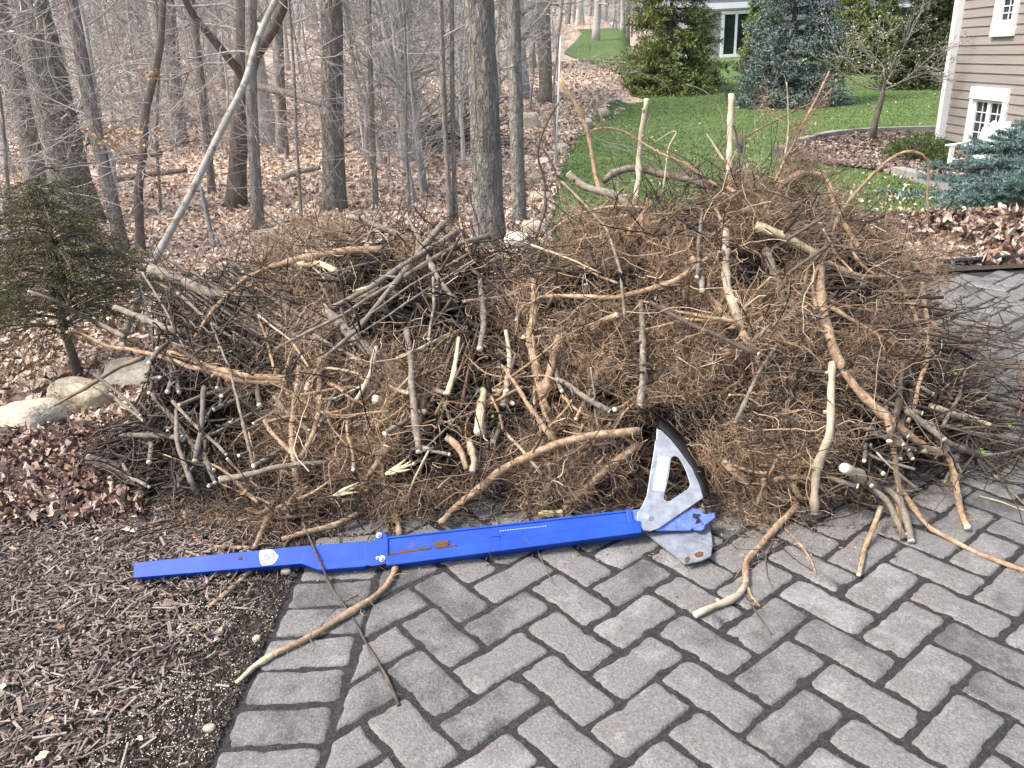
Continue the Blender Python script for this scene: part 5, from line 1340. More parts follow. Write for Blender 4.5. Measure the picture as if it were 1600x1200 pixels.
# named single branches -------------------------------------------
ST = [
 # pts, r0, r1, material, cuts, label
 ([(236, 420, -.02), (270, 435, -.01), (330, 462, .0), (400, 470, .03)], .022, .024, 'grey', (1, 0), 'thick grey branch with a white cut end at the far left of the pile top'),
 ([(45, 455, -.05), (85, 468, -.05), (150, 505, -.03), (195, 527, .0)], .005, .011, 'grey', (1, 0), 'dark tapering branch poking out left in front of the cedar'),
 ([(85, 633, -.15), (130, 610, -.12), (180, 575, -.08), (225, 558, -.02)], .006, .009, 'red', (0, 0), 'reddish brown stick lying over the pale boulders'),
 ([(180, 480, .0), (215, 492, .0), (250, 508, .02), (290, 520, .05)], .012, .015, 'grey', (1, 0), 'short forked grey branch by the white stake'),
 ([(510, 487, -.05), (560, 530, -.03), (605, 570, .0), (640, 600, .05)], .019, .022, 'grey', (1, 0), 'thick grey branch sloping down under the crossed bundle'),
 ([(545, 338, -.03), (600, 356, -.03), (650, 378, .0), (700, 392, .03)], .0135, .012, 'grey', (1, 0), 'stout grey branch with cut left end on top of the centre'),
 ([(692, 350, -.06), (655, 390, -.08), (620, 435, -.1), (560, 510, -.1), (505, 560, -.08)], .014, .007, 'grey', (1, 0), 'long grey branch slanting down left through the crossed bundle'),
 ([(765, 369, -.06), (720, 378, -.06), (640, 425, -.09), (540, 490, -.1), (430, 545, -.08)], .011, .005, 'grey', (1, 0), 'pale grey branch reaching from the pile top far down left'),
 ([(716, 360, -.03), (660, 400, -.08), (585, 450, -.1), (520, 480, -.08)], .012, .009, 'grey', (1, 0), 'grey branch lying above the yellow split chunk'),
 ([(735, 395, -.05), (640, 450, -.1), (545, 515, -.1)], .005, .003, 'grey', (0, 0), 'thin upper wand of the crossed bundle'),
 ([(742, 406, -.05), (650, 465, -.1), (560, 522, -.1)], .006, .003, 'grey', (0, 0), 'thin lower wand of the crossed bundle'),
 ([(636, 338, -.05), (660, 380, -.06), (690, 440, -.06), (714, 472, -.03)], .007, .010, 'grey', (1, 0), 'grey branch leaning right across the bundle'),
 ([(750, 435, -.05), (755, 500, -.07), (750, 545, -.08)], .010, .0115, 'grey', (0, 1), 'upright grey stick with a white cut foot right of the bundle'),
 ([(635, 515, -.05), (646, 577, -.08), (651, 640, -.09), (655, 706, -.08)], .010, .012, 'grey', (0, 1), 'long hanging grey brown stick in front of the centre'),
 ([(588, 543, -.06), (575, 590, -.07), (558, 623, -.06)], .008, .008, 'pale', (1, 1), 'short pale stick propped left of the long hanging one'),
 ([(868, 592, -.06), (895, 602, -.07), (915, 623, -.08), (952, 642, -.08)], .007, .0095, 'grey', (0, 1), 'grey crooked branch with white cut end pointing right'),
 ([(1001, 470, -.03), (1003, 540, -.05), (1006, 589, -.06), (999, 634, -.06)], .009, .012, 'grey', (0, 1), 'upright grey stick above the tip of the steel jaw'),
 ([(717, 528, -.06), (712, 569, -.08), (699, 616, -.08)], .006, .010, 'split', (0, 0), 'splintered yellow stick standing in the middle'),
 ([(756, 610, -.03), (753, 650, -.07), (748, 675, -.1)], .014, .0165, 'pale', (0, 1), 'thick stub with a pale round end hanging in the middle'),
 ([(733, 690, -.05), (741, 717, -.07), (738, 735, -.09)], .010, .011, 'pale', (0, 1), 'short olive stub pointing down below the thick stub'),
 ([(699, 684, -.04), (719, 700, -.06), (729, 733, -.08)], .011, .0095, 'tan', (0, 0), 'curved brown piece beside the olive stub'),
 ([(670, 704, -.09), (648, 748, -.09), (631, 805, -.02)], .003, .0035, 'pale', (0, 0), 'straight whitish straw like stick slanting to the blue bar'),
 ([(920, 520, .05), (916, 480, -.02), (916, 446, -.05)], .010, .0095, 'dark', (0, 1), 'dark stick standing up with a white cut top'),
 ([(925, 515, .0), (945, 503, -.04), (964, 492, -.08)], .012, .011, 'tan', (0, 1), 'tan stub with round white end right of the dark stick'),
 ([(1214, 538, -.05), (1178, 599, -.08), (1148, 662, -.06)], .005, .007, 'grey', (0, 0), 'thin straight grey stick slanting in the right middle'),
 ([(1300, 568, -.1), (1299, 620, -.1), (1296, 680, -.09), (1279, 718, -.07), (1271, 760, -.04), (1272, 810, -.003)], .011, .0125, 'pale', (1, 1), 'long pale brown branch standing at the lower right front'),
 ([(1319, 731, -.09), (1345, 745, -.02), (1370, 765, .05)], .017, .016, 'pale', (1, 0), 'thickest round cut end facing out at the lower right'),
 ([(1415, 640, -.03), (1450, 665, -.05), (1475, 690, -.06), (1525, 734, -.005)], .010, .0115, 'grey', (0, 1), 'straight grey branch with cut end on the pavers at right'),
 ([(1440, 702, -.02), (1500, 706, -.02), (1556, 711, -.01)], .010, .010, 'pale', (0, 1), 'level yellowish branch ending on the pavers at far right'),
 ([(1478, 665, -.03), (1530, 680, -.03), (1620, 694, -.03)], .008, .007, 'grey', (0, 0), 'grey branch running out of the right picture edge'),
 ([(1650, 655, -.06), (1600, 637, -.05), (1540, 620, -.04), (1470, 602, .0)], .012, .009, 'dark', (0, 0), 'dark branch entering from the right picture edge'),
 ([(1455, 636, -.02), (1500, 648, -.03), (1552, 668, -.02)], .012, .012, 'split', (0, 0), 'peeled branch with a torn whitish end at right'),
 ([(1452, 660, -.03), (1470, 695, -.04), (1487, 727, -.03), (1489, 740, -.02)], .011, .012, 'grey', (0, 0), 'grey branch with a shredded white end hanging at lower right'),
 ([(1386, 765, -.02), (1402, 805, -.01), (1424, 845)], .010, .0105, 'grey', (0, 1), 'short grey branch with cut end beside two root tips'),
 ([(1362, 765, -.02), (1385, 805, -.01), (1413, 842)], .009, .008, 'grey', (0, 0), 'darker twin branch left of the short cut one'),
 ([(1372, 820, -.01), (1352, 858), (1342, 898)], .008, .0065, 'tan', (0, 1), 'short tan root resting alone on the pavers at right'),
 ([(1405, 793, -.01), (1450, 823), (1500, 850), (1560, 875), (1640, 905)], .007, .006, 'tan', (0, 0), 'thin orange root stretched across the pavers to the right edge'),
 ([(345, 749, -.08), (382, 744, -.08), (418, 733, -.08), (460, 728, -.07), (512, 723, -.04)], .011, .007, 'grey', (1, 0), 'grey branch with cut end lying level in front of the dark hollow'),
 ([(480, 855, -.07), (490, 880, -.065), (520, 920), (550, 965), (580, 1020), (605, 1055), (623, 1102)], .003, .004, 'dark', (0, 0), 'thin dark twig lying over the blue bar and the pavers'),
 ([(1165, 930), (1185, 962), (1206, 991)], .0025, .0015, 'dark', (0, 0), 'thin dark twig beside the forked root on the pavers'),
 ([(878, 284, .0), (916, 321, -.04), (946, 358, -.06), (959, 391, -.08), (970, 426, -.1), (976, 497, -.1)], .006, .0045, 'grey', (0, 0), 'slender branch curving down over the fine roots'),
 ([(837, 372, .06), (853, 327, .06), (852, 287, .05), (839, 249, .05), (841, 225, .05), (857, 188, .04), (873, 161, .04)], .006, .0035, 'dark', (0, 0), 'black forked twig standing against the pale stones'),
 ([(843, 226, .05), (860, 249, .05), (873, 287, .05), (893, 340, .04)], .0045, .005, 'dark', (0, 0), 'black twig bending down beside the forked one'),
 ([(1117, 84, .1), (1131, 142, .1), (1144, 189, .08), (1158, 230, .06)], .0018, .0035, 'dark', (0, 0), 'thin dark twig crossing in front of the two spruces'),
 ([(1073, 132, .1), (1097, 138, .1), (1121, 159, .1), (1136, 210, .08)], .002, .003, 'grey', (0, 0), 'curved grey twig left of the tallest pale stem'),
 ([(1161, 216, .08), (1222, 186, .05), (1270, 160, .05)], .0035, .0025, 'red', (0, 0), 'straight twig slanting up across the lawn'),
 ([(1016, 226, .03), (1063, 199, .03), (1043, 232, .03), (1036, 296, .03)], .0025, .0035, 'pale', (0, 0), 'pale hooked twig right of the left stake'),
 ([(1391, 511, -.08), (1448, 498, -.12), (1543, 481, -.12), (1577, 463, -.12)], .005, .0035, 'dark', (0, 0), 'dark twig stretched over the pavers at upper right'),
 ([(1557, 480, -.12), (1576, 525, -.12), (1590, 559, -.1), (1598, 605, -.08), (1592, 650, -.05)], .003, .005, 'red', (0, 0), 'grey twig hanging at the far right over the pavers'),
 ([(1509, 578, -.1), (1489, 630, -.1), (1472, 668, -.08)], .004, .006, 'grey', (0, 0), 'grey twig leaning in front of the peeled branch'),
 ([(1370, 707, -.1), (1397, 738, -.1), (1430, 797, -.02)], .003, .004, 'pale', (0, 0), 'thin whitish twig between the two long roots'),
 ([(1509, 697, -.03), (1546, 738), (1600, 788), (1640, 820)], .0035, .004, 'grey', (0, 0), 'bare twig lying on the pavers at the right edge'),
 ([(1530, 775), (1570, 786), (1625, 805)], .0025, .0025, 'pale', (0, 0), 'small pale twig with a green bud on the right pavers'),
 ([(500, 980), (530, 940), (560, 930)], .0012, .001, 'dark', (0, 0), 'hair thin twig on the pavers below the bar'),
 ([(400, 742, -.02), (390, 710, -.05), (372, 640, -.07), (352, 575, -.07), (330, 505, -.06)], .006, .004, 'grey', (0, 0), 'long thin grey wand crossing the dark hollow upward'),
 ([(318, 800, -.05), (300, 760, -.08), (280, 690, -.09), (275, 640, -.05)], .009, .006, 'grey', (1, 0), 'olive grey stick hanging down to the mulch at left'),
 ([(139, 717, -.05), (180, 730, -.02), (230, 760, .02)], .017, .019, 'dark', (1, 0), 'dark thick branch with a white end at the left foot'),
 ([(174, 795, .0), (178, 770, -.01), (172, 745, .0)], .008, .007, 'pale', (1, 0), 'tiny yellowish stick standing on the mulch at left')]
for pts, r0, r1, mt, cut, lab in ST: stick([(q_[0], q_[1], (q_[2] if len(q_) > 2 else 0) - (.05 if q_[0] > 1290 and len(q_) > 2 and q_[2] < .04 else .015 if len(q_) > 2 and q_[1] > 330 else 0)) if len(q_) > 2 else q_ for q_ in pts], r0, r1, MAT[mt], lab, cut, hairs=6 if mt in ('tan',) else 0)
# torn white fibres and split chunk
def torn(px, py, off, sx, sz, label):
    c = PT(px, py, off); mm = Mesh()
    for k in range(16):
        p = np.array([sr_.normal() * sx * .35, sr_.normal() * .008, sr_.normal() * sz * .2]); d = np.array([sr_.normal() * .25, sr_.normal() * .3, -1.0]) * sz * sr_.uniform(.5, 1)
        mm.tube(np.array([p, p + d * .5 + sr_.normal(size=3) * .004, p + d]), [.004, .0045, .0015], 4)
    obj('torn_wood', mm.mesh('torn_wood'), MAT['cut'], None, c, label, 'wood splinters')
torn(1488, 735, -.04, .03, .09, 'shredded whitish wood fibres at the lower right of the pile')
c = PT(570, 455, -.06); mm = Mesh(); mm.box((0, 0, 0), (.085, .02, .030), Matrix.Rotation(-.25, 3, 'Y')); mm.box((.03, -.008, .012), (.05, .012, .016), Matrix.Rotation(-.35, 3, 'Y'))
obj('split_chunk', mm.mesh('split_chunk', False), MAT['split'], None, c, 'pale yellow split chunk of wood under the crossed bundle', 'wood chunk')
mm = Mesh(); mm.box((0, 0, .008), (.075, .018, .014)); obj('split_chunk', mm.mesh('split_chunk', False), MAT['split'], None, g0(860, 806), 'pale splinter of wood lying just behind the blue bar', 'wood chunk')
# chunks of yellow splinter lying near foot
for px, py, ln, a, lab in [(600, 742, .10, .5, 'yellow torn splinter low in the front of the pile'), (520, 775, .09, .3, 'pale peeled root chip near the left part of the bar')]:
    p = PT(px, py, -.05); mm = Mesh(); q = strands(np.zeros((5, 3)), np.array([[math.cos(a), 0, .35]] * 5) + sr_.normal(size=(5, 3)) * .1, np.full(5, ln), 5, .1, sr_)
    V, F = tubes(q, np.array([[.003, .006, .006, .004, .001]] * 5), 5); mm.add(V, F); obj('splinter', mm.mesh('splinter'), MAT['split'], None, p, lab, 'wood splinter')

# cut ends facing out ---------------------------------------------
CE = dict(
 left=[(292, 543), (343, 543), (233, 567), (322, 576), (332, 587), (233, 614), (262, 612), (280, 613), (280, 633), (339, 606), (346, 619), (344, 633), (334, 640), (219, 649), (224, 657), (262, 673), (319, 658), (317, 685), (297, 691),
       (285, 685), (405, 633), (396, 662), (353, 710), (373, 712), (396, 729), (334, 735), (336, 754), (326, 759), (319, 710), (233, 722), (233, 761), (277, 758), (380, 425), (250, 590), (305, 720), (360, 660)],
 centre=[(464, 602), (479, 607), (498, 665), (483, 674), (724, 471), (670, 530), (807, 500), (569, 572), (637, 614), (662, 643), (695, 614), (559, 584), (601, 678), (675, 704), (702, 710), (552, 734), (646, 725), (786, 633), (802, 631), (878, 611),
         (960, 640), (994, 731), (793, 611), (818, 527), (900, 655), (620, 560), (770, 690)],
 right=[(1089, 433), (1097, 454), (1185, 553), (1419, 682), (1411, 696), (1420, 703), (1426, 717), (1475, 687), (1362, 759), (1397, 773), (1421, 763), (1458, 616), (1441, 646), (1390, 690), (1350, 720), (1340, 760), (1380, 740)])
LAB = dict(left=('thin branch with its pale cut end showing in the dark left heap', 'cut branches of the dark left heap'),
           centre=('short branch with its pale cut end facing out in the centre of the pile', 'cut branches facing out of the centre'),
           right=('short branch with its pale cut end facing out at the right of the pile', 'cut branches facing out of the right side'))
for zone, lst in CE.items():
    for px, py in lst:
        r = sr_.uniform(.0052, .0096)
        p = PT(px, py, sr_.uniform(-.10, -.04) - (.05 if zone == 'right' else 0), r)
        if zone == 'left': d = np.array([sr_.normal() * .55 - .25, 1.0, sr_.uniform(-.35, .40)])
        elif zone == 'right': d = np.array([sr_.normal() * .5 - .5, 1.0, sr_.uniform(-.3, .4)])
        else: d = np.array([sr_.normal() * .6, 1.0, sr_.uniform(-.4, .5)])
        d /= np.linalg.norm(d); L = sr_.uniform(.18, .42)
        q = strands(p[None], d[None], np.array([L]), 6, .10, sr_)[0]
        stick(None, r, r * sr_.uniform(.8, 1.1), MAT[('stem_dark', 'stem_dark', 'dark', 'grey')[int(sr_.integers(4))] if zone != 'centre' else ('grey', 'tan', 'pale')[int(sr_.integers(3))]], LAB[zone][0], (1, 0), group=LAB[zone][1], P=q, n=12, k=8) if not in_tool(q)[0].any() else None
# leaning dark stems stacked at upper left
for k in range(34):
    px, py = sr_.uniform(250, 400), sr_.uniform(405, 470); ln = sr_.uniform(90, 190); o_ = sr_.uniform(-.02, .15)
    stick([(px, py, o_), (px + ln * .5, py + ln * .33 + sr_.normal() * 6, o_), (px + ln, py + ln * .62, o_ + .03)], sr_.uniform(.004, .008), sr_.uniform(.005, .010), MAT[('grey', 'stem_dark', 'stem_dark')[k % 3]],
          'slender dark stem in the slanting stack at the upper left of the pile', group='slanting stems at the upper left', n=12, k=7)
# reddish upright wands in the centre and twigs
for k in range(20):
    px, py = sr_.uniform(655, 730), sr_.uniform(520, 560); ln = sr_.uniform(60, 120); o_ = sr_.uniform(-.05, .04)
    stick([(px + 25, py - 20, o_), (px + 5, py + ln * .4, o_), (px - sr_.uniform(0, 30), py + ln, o_)], .003, .006, MAT[('red', 'grey', 'red')[k % 3]], 'reddish slender wand in the upright bunch at the centre', group='upright wands in the centre', n=10, k=6)
# loose sticks over the face
for k in range(48):
    px = sr_.uniform(240, 1480); t = sr_.uniform(.08, .95)
    yb, yt = np.interp(px, FX, FY), np.interp(px, TX, TY); py = yb - t * (yb - yt)
    a = sr_.normal() * .9 + (.0 if sr_.random() < .5 else PI / 2); ln = sr_.uniform(50, 150); o_ = sr_.uniform(-.09, .0)
    dx, dy = math.cos(a) * ln / 2, math.sin(a) * ln / 2
    z_ = 'left' if px < 560 else ('centre' if px < 980 else 'right')
    stick([(px - dx, py - dy, o_ + sr_.normal() * .04), (px + sr_.normal() * 8, py + sr_.normal() * 8, o_), (px + dx, py + dy, o_ + sr_.normal() * .05)], sr_.uniform(.0022, .006), sr_.uniform(.0022, .005),
          MAT[('grey', 'tan', 'red', 'pale', 'dark', 'grey')[k % 6]], {'left': 'loose crooked stick lying on the left part of the pile', 'centre': 'loose crooked stick lying across the centre of the pile', 'right': 'loose crooked stick lying on the right part of the pile'}[z_],
          group={'left': 'loose sticks on the left part', 'centre': 'loose sticks across the centre', 'right': 'loose sticks on the right part'}[z_], n=14, k=7, cut=(int(sr_.random() < .3), 0))

# what nobody could count: the inside of the pile
def fill(n, dmin, dmax, rmin, rmax, L, name, m, label, zs=.35, tlo=.03, thi=.9, kk=4, nn=6, xlo=150, xhi=1560, wander=.12):
    P0 = []
    while len(P0) < n:
        px = rng.uniform(xlo, xhi); t = rng.uniform(tlo, thi); yb, yt = np.interp(px, FX, FY), np.interp(px, TX, TY); py = yb - t * (yb - yt)
        if px > 1420 and t > .55: continue
        o_ = rng.uniform(dmin, dmax); hol = math.exp(-((px - 355) / 75) ** 2 - ((py - 660) / 65) ** 2)      # hollow at the left
        if hol > .3: o_ += .25 * hol
        p = at(px, py, surf(px, py) + o_)
        if p[2] > .01: P0.append(p)
    P0 = np.array(P0); d = rand_dirs(n, zs); le = rng.uniform(*L, n)
    Ps = strands(P0 - d * le[:, None] * .5, d, le, nn, wander); Ps[:, :, 2] = np.maximum(Ps[:, :, 2], .006)
    # keep ends inside the mound outline
    q, _ = proj(Ps[:, -1]); t = pile_t(q[:, 0], q[:, 1]); q2, _ = proj(Ps[:, 0]); t2 = pile_t(q2[:, 0], q2[:, 1])
    ok = (t < 1.06) & (t2 < 1.06) & (t > -.04) & (t2 > -.04); Ps = Ps[ok]
    Ps = clear_tool(Ps, rng)
    if kk == 3: Ps = clear_void(Ps, rng)
    q, _ = proj(Ps.min(1)); qq_ = proj(Ps)[0]; Ps = Ps[(qq_[..., 0] - np.interp(qq_[..., 1], [440, 560, 640, 690, 760], [235, 235, 205, 120, 130])).min(1) > 0]
    V, F = tubes(Ps, np.linspace(1, .7, nn)[None] * rng.uniform(rmin, rmax, len(Ps))[:, None], kk, kk > 3)
    obj(name, make_mesh(name, V, F), m, kind='stuff', label=label)
fill(6000, .10, .75, .0028, .0085, (.22, .6), 'inner_sticks', MAT['fill'], 'dense tangle of sticks inside the brush pile, coloured dark for shade', xlo=215)
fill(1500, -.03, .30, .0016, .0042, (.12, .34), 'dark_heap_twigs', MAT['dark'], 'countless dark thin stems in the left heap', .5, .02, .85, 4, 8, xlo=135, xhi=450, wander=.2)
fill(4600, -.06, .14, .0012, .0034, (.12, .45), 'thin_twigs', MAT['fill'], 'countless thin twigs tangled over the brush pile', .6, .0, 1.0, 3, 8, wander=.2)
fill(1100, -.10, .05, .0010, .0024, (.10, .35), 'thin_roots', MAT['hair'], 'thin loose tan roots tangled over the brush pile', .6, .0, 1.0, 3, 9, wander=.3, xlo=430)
# fine twigs sticking out over the top edge
n = 520
P0 = []; D = []
for _ in range(n):
    px = rng.uniform(250, 1480); yt = np.interp(px, TX, TY); py = yt + rng.uniform(5, 50); P0.append(at(px, py, surf(px, py) + rng.uniform(-.02, .25))); D.append([rng.normal() * .8, rng.normal() * .4, rng.uniform(.0, 1.0)])
D = np.array(D); D /= np.linalg.norm(D, axis=1, keepdims=True); Ps = strands(np.array(P0), D, rng.uniform(.08, .38, n), 7, .16)
V, F = tubes(Ps, np.linspace(1, .4, 7)[None] * rng.uniform(.0012, .0028, n)[:, None], 4, False)
obj('projecting_twigs', make_mesh('projecting_twigs', V, F), MAT['fill'], kind='stuff', label='thin bare twigs projecting from the top of the brush pile')
# twigs and debris lying at the foot and on the pavers at right
n = 420
px = np.concatenate([rng.uniform(1380, 1640, 200), rng.uniform(150, 1300, 220)]); py = np.concatenate([rng.uniform(590, 760, 200), np.interp(px[200:], FX, FY) + rng.normal(size=220) * 14 + 8])
P0 = np.array([g0(a, b, .008) for a, b in zip(px, py)]); d = rand_dirs(n, .12); Ps = strands(P0, d, rng.uniform(.06, .4, n), 7, .15); Ps[:, :, 2] = np.abs(Ps[:, :, 2]) * .8 + .004 + (rng.random(n) * .05 * (px > 1380))[:, None]
Ps = clear_tool(Ps, rng); n = len(Ps)
V, F = tubes(Ps, np.linspace(1, .5, 7)[None] * rng.uniform(.001, .003, n)[:, None], 4, False)
obj('ground_twigs', make_mesh('ground_twigs', V, F), MAT['fill'], kind='stuff', label='thin twigs scattered at the foot of the pile')
n = 260
P0 = np.array([g0(a, b, .02 + .22 * rng.random()) for a, b in zip(rng.uniform(1400, 1640, n), rng.uniform(470, 720, n))]); d = rand_dirs(n, .35); Ps = strands(P0, d, rng.uniform(.12, .5, n), 8, .14); Ps[:, :, 2] = np.maximum(Ps[:, :, 2], .004)
V, F = tubes(Ps, np.linspace(1, .5, 8)[None] * rng.uniform(.0012, .0032, n)[:, None], 4, False)
obj('stray_twigs', make_mesh('stray_twigs', V, F), MAT['fill'], kind='stuff', label='thin bare twigs reaching out over the pavers at right')
# crumbs of soil and bark on the pavers near the pile
n = 1500
px = rng.uniform(480, 1500, n); py = np.interp(px, FX, FY) + np.abs(rng.normal(size=n)) * 38 - 8; P0 = np.array([g0(a, b, .002) for a, b in zip(px, py)])
V, F = chips(P0, rng.uniform(.003, .012, n), rng.uniform(.002, .006, n), rng.uniform(.001, .004, n), rng)
obj('soil_crumbs', make_mesh('soil_crumbs', V, F, False), MAT['mulch'], kind='stuff', label='crumbs of soil and bark on the pavers by the pile')
# a few green buds
P = np.array([PT(px, py, -.12) for px, py in [(1491, 584), (1537, 623), (1540, 628), (1524, 757), (1522, 760), (1568, 715), (700, 535), (755, 600), (690, 640), (770, 650), (745, 618), (778, 660)]])
V, F = leaves(P, rng.uniform(.012, .026, len(P)), rng, 1.2)
obj('green_buds', make_mesh('green_buds', V, F), MAT['green'], kind='stuff', label='tiny fresh green leaves on a few twigs')

# ================================================================== THE WEED PULLER
def puller():
    A, ax, v, nrm = TA, TAX, TV, TN
    root = thing('weed_puller', tuple(A), 'long blue steel shrub puller with galvanised jaws lying before the pile', 'puller tool')
    o = np.array([0, 0, CH])
    def q(px, py, d=0.0):
        r = ray(px, py); t = ((A + nrm * d - o) @ nrm) / (r @ nrm); p = o + r * t - A; return np.array([p @ ax, p @ v, d])
    W3 = lambda p: ax * p[0] + v * p[1] + nrm * p[2]
    def plate(name, px, d0, d1, mt, parent=root, hole=None, smooth=False, bev=.0015):
        P = np.array([q(a, b, d1)[:2] for a, b in px])
        import bmesh
        b = bmesh.new()
        def loop(P, z): return [b.verts.new(W3((p[0], p[1], z))) for p in P]
        outer = loop(P, d1)
        edges = [b.edges.new((outer[i], outer[(i + 1) % len(outer)])) for i in range(len(outer))]
        if hole is not None:
            Hh = np.array([q(a, c, d1)[:2] for a, c in hole]); hv = loop(Hh, d1); edges += [b.edges.new((hv[i], hv[(i + 1) % len(hv)])) for i in range(len(hv))]
        bmesh.ops.triangle_fill(b, edges=edges, use_beauty=True, normal=Vector(nrm))
        fs = b.faces[:]
        bmesh.ops.recalc_face_normals(b, faces=fs)
        for f in fs:
            if f.normal @ Vector(nrm) < 0: f.normal_flip()
        ext = bmesh.ops.extrude_face_region(b, geom=fs)
        vs = [e for e in ext['geom'] if isinstance(e, bmesh.types.BMVert)]
        bmesh.ops.translate(b, verts=vs, vec=Vector(nrm) * (d0 - d1))
        bmesh.ops.recalc_face_normals(b, faces=b.faces[:])
        if bev:
            es = [e for e in b.edges if e.calc_face_angle(0) > .6]
            bmesh.ops.bevel(b, geom=es, offset=bev, segments=2, affect='EDGES', profile=.5)
        me = bpy.data.meshes.new(name); b.to_mesh(me); b.free()
        return obj(name, me, mt, parent)
    Z = lambda x, y: (960 + x / 4.445, 630 + y / 4.445)
    # handle, neck and channel
    handle = plate('handle', [(209, 879), (482, 852), (484, 881), (468, 881), (208, 903)], -.036, .004, MAT['blue'])
    plate('handle_sleeve', [(476, 853), (572, 845), (572, 884), (496, 890), (470, 880.5)], -.032, .006, MAT['blue'])
    plate('sleeve_flange', [(498, 878), (570, 871.5), (572, 885), (497, 891)], -.028, .014, MAT['blue'], bev=.002)
    plate('arm_channel', [(602, 839), (983, 797), (986, 812), (990, 815), (1001, 816), (1003, 829), (604, 882)], -.042, .008, MAT['blue'])
    plate('channel_lip', [(604, 838.5), (982, 796.5), (982.5, 799.5), (604, 842)], .0085, .0115, MAT['blue'])
    plate('channel_rib', [(668, 861.2), (985, 815.5), (985.3, 817.6), (668, 863.6)], .0085, .0105, MAT['blue'], bev=.0008)
    plate('channel_end', [(978, 796), (986, 795.2), (989, 812), (1002, 814.5), (1003, 820), (985, 820), (982, 815)], .0085, .0135, MAT['blue'])
    plate('channel_flange', [(604, 868), (985, 817), (1001, 818), (1003, 832), (604, 884)], -.030, .0185, MAT['blue'], bev=.002)
    plate('clamp_plate', [(569, 847), (585, 845), (586, 836), (590, 831.5), (597, 830.5), (603, 834), (606, 841), (606.5, 876), (603, 881), (582, 884.5), (570, 883)], .0095, .0145, MAT['blue'])
    def bolt(px, py, d, r, name='bolt', h=.006):
        m = Mesh(); c = q(px, py, d)
        def ring(rad, n, z, ph=0): return [W3((c[0] + rad * math.cos(2 * PI * i / n + ph), c[1] + rad * math.sin(2 * PI * i / n + ph), z)) for i in range(n)]
        m.prism(ring(r * 1.7, 20, d), ring(r * 1.65, 20, d + .002)); m.prism(ring(r * 1.1, 6, d + .002), ring(r * 1.05, 6, d + .002 + h)); m.prism(ring(r * .6, 10, d + .002 + h), ring(r * .5, 10, d + .005 + h))
        obj(name, m.mesh(name, False), MAT['steel'], root)
    bolt(592, 836.5, .015, .0052); bolt(597, 873, .015, .0056); bolt(590, 872, .015, .003)
    plate('neck', [(986, 797), (1004, 795), (1030, 806), (1012, 830), (1002, 829), (1000, 815), (989, 813)], -.020, .004, MAT['blue_soft'])
    # steel jaw
    jaw = [Z(295, 172), Z(302, 178), Z(330, 190), Z(400, 260), Z(470, 350), Z(540, 450), Z(590, 560), Z(618, 655), Z(330, 855), Z(300, 872), Z(250, 888), Z(205, 882), Z(168, 845), Z(154, 795), Z(163, 755), Z(190, 715), Z(225, 640), Z(250, 480), Z(275, 330), Z(284, 262), Z(292, 250)]
    hole = [Z(400, 372), Z(425, 366), Z(448, 378), Z(480, 430), Z(505, 490), Z(526, 556), Z(523, 578), Z(505, 598), Z(390, 676), Z(366, 682), Z(345, 664), Z(344, 640), Z(362, 580), Z(380, 500), Z(392, 395)]
    plate('jaw_plate', jaw, .006, .0125, MAT['zinc'], hole=hole)
    # curved shoe behind the plate edge
    inner = [Z(293, 150), Z(330, 188), Z(400, 258), Z(470, 348), Z(540, 448), Z(590, 558), Z(612, 650)]; outer = [Z(289, 76), Z(372, 136), Z(455, 214), Z(545, 326), Z(608, 440), Z(645, 560), Z(655, 628)]
    sA = np.array([q(a, b, .006) for a, b in inner]); sB = np.array([q(a, b, -.050) for a, b in outer])
    def resamp(P, n): 
        L = np.concatenate([[0], np.cumsum(np.linalg.norm(np.diff(P, axis=0), axis=1))]); s = np.linspace(0, L[-1], n); return np.stack([np.interp(s, L, P[:, c]) for c in range(3)], -1)
    sA = resamp(sA, 20); sB = resamp(sB, 20); off = sB - sA; tv = np.gradient(sA, axis=0); nn = np.cross(tv, off); nn /= np.linalg.norm(nn, axis=1, keepdims=True); th = .004
    rows = np.stack([sA, sB, sB + nn * th, sA + nn * th], 1); V = np.array([[W3(p) for p in r] for r in rows]).reshape(-1, 3)
    Fq = []
    for i in range(19):
        for j in range(4): Fq.append([i * 4 + j, i * 4 + (j + 1) % 4, (i + 1) * 4 + (j + 1) % 4, (i + 1) * 4 + j])
    Fq += [[0, 1, 2, 3], [79, 78, 77, 76]]
    obj('curved_shoe', make_mesh('curved_shoe', V, np.array(Fq), True), MAT['black'], root)
    rim = sB + nn * th * .5; m = Mesh(); m.tube(np.array([W3(p) for p in rim]), .0026, 6); obj('shoe_rim', m.mesh('shoe_rim'), MAT['steel'], root)
    # foot plate, torn lip, blue toothed jaw
    def ground_plate(name, px, mt, lift=0.0, th=.006):
        P = []
        for a_, b_ in px:
            z_ = .016 + lift + .010 * float(np.clip((868 - b_) / 80, 0, 1)); P.append(g0(a_, b_, z_) - A)
        P = np.array(P); m = Mesh(); m.prism(P - np.array([0, 0, th]), P); return obj(name, m.mesh(name, False), mt, root)
    ground_plate('foot_plate', [Z(225, 900), Z(420, 880), Z(560, 800), Z(612, 690), Z(632, 755), Z(660, 850), Z(672, 905), Z(682, 990), Z(668, 1058), Z(600, 1088), Z(530, 1096), Z(488, 1112), Z(430, 1060), Z(330, 985)][::-1], MAT['zinc'])
    ground_plate('foot_lip', [Z(520, 1032), Z(600, 1008), Z(680, 985), Z(670, 1060), Z(600, 1092), Z(496, 1114)][::-1], MAT['zinc'], .010, .004)
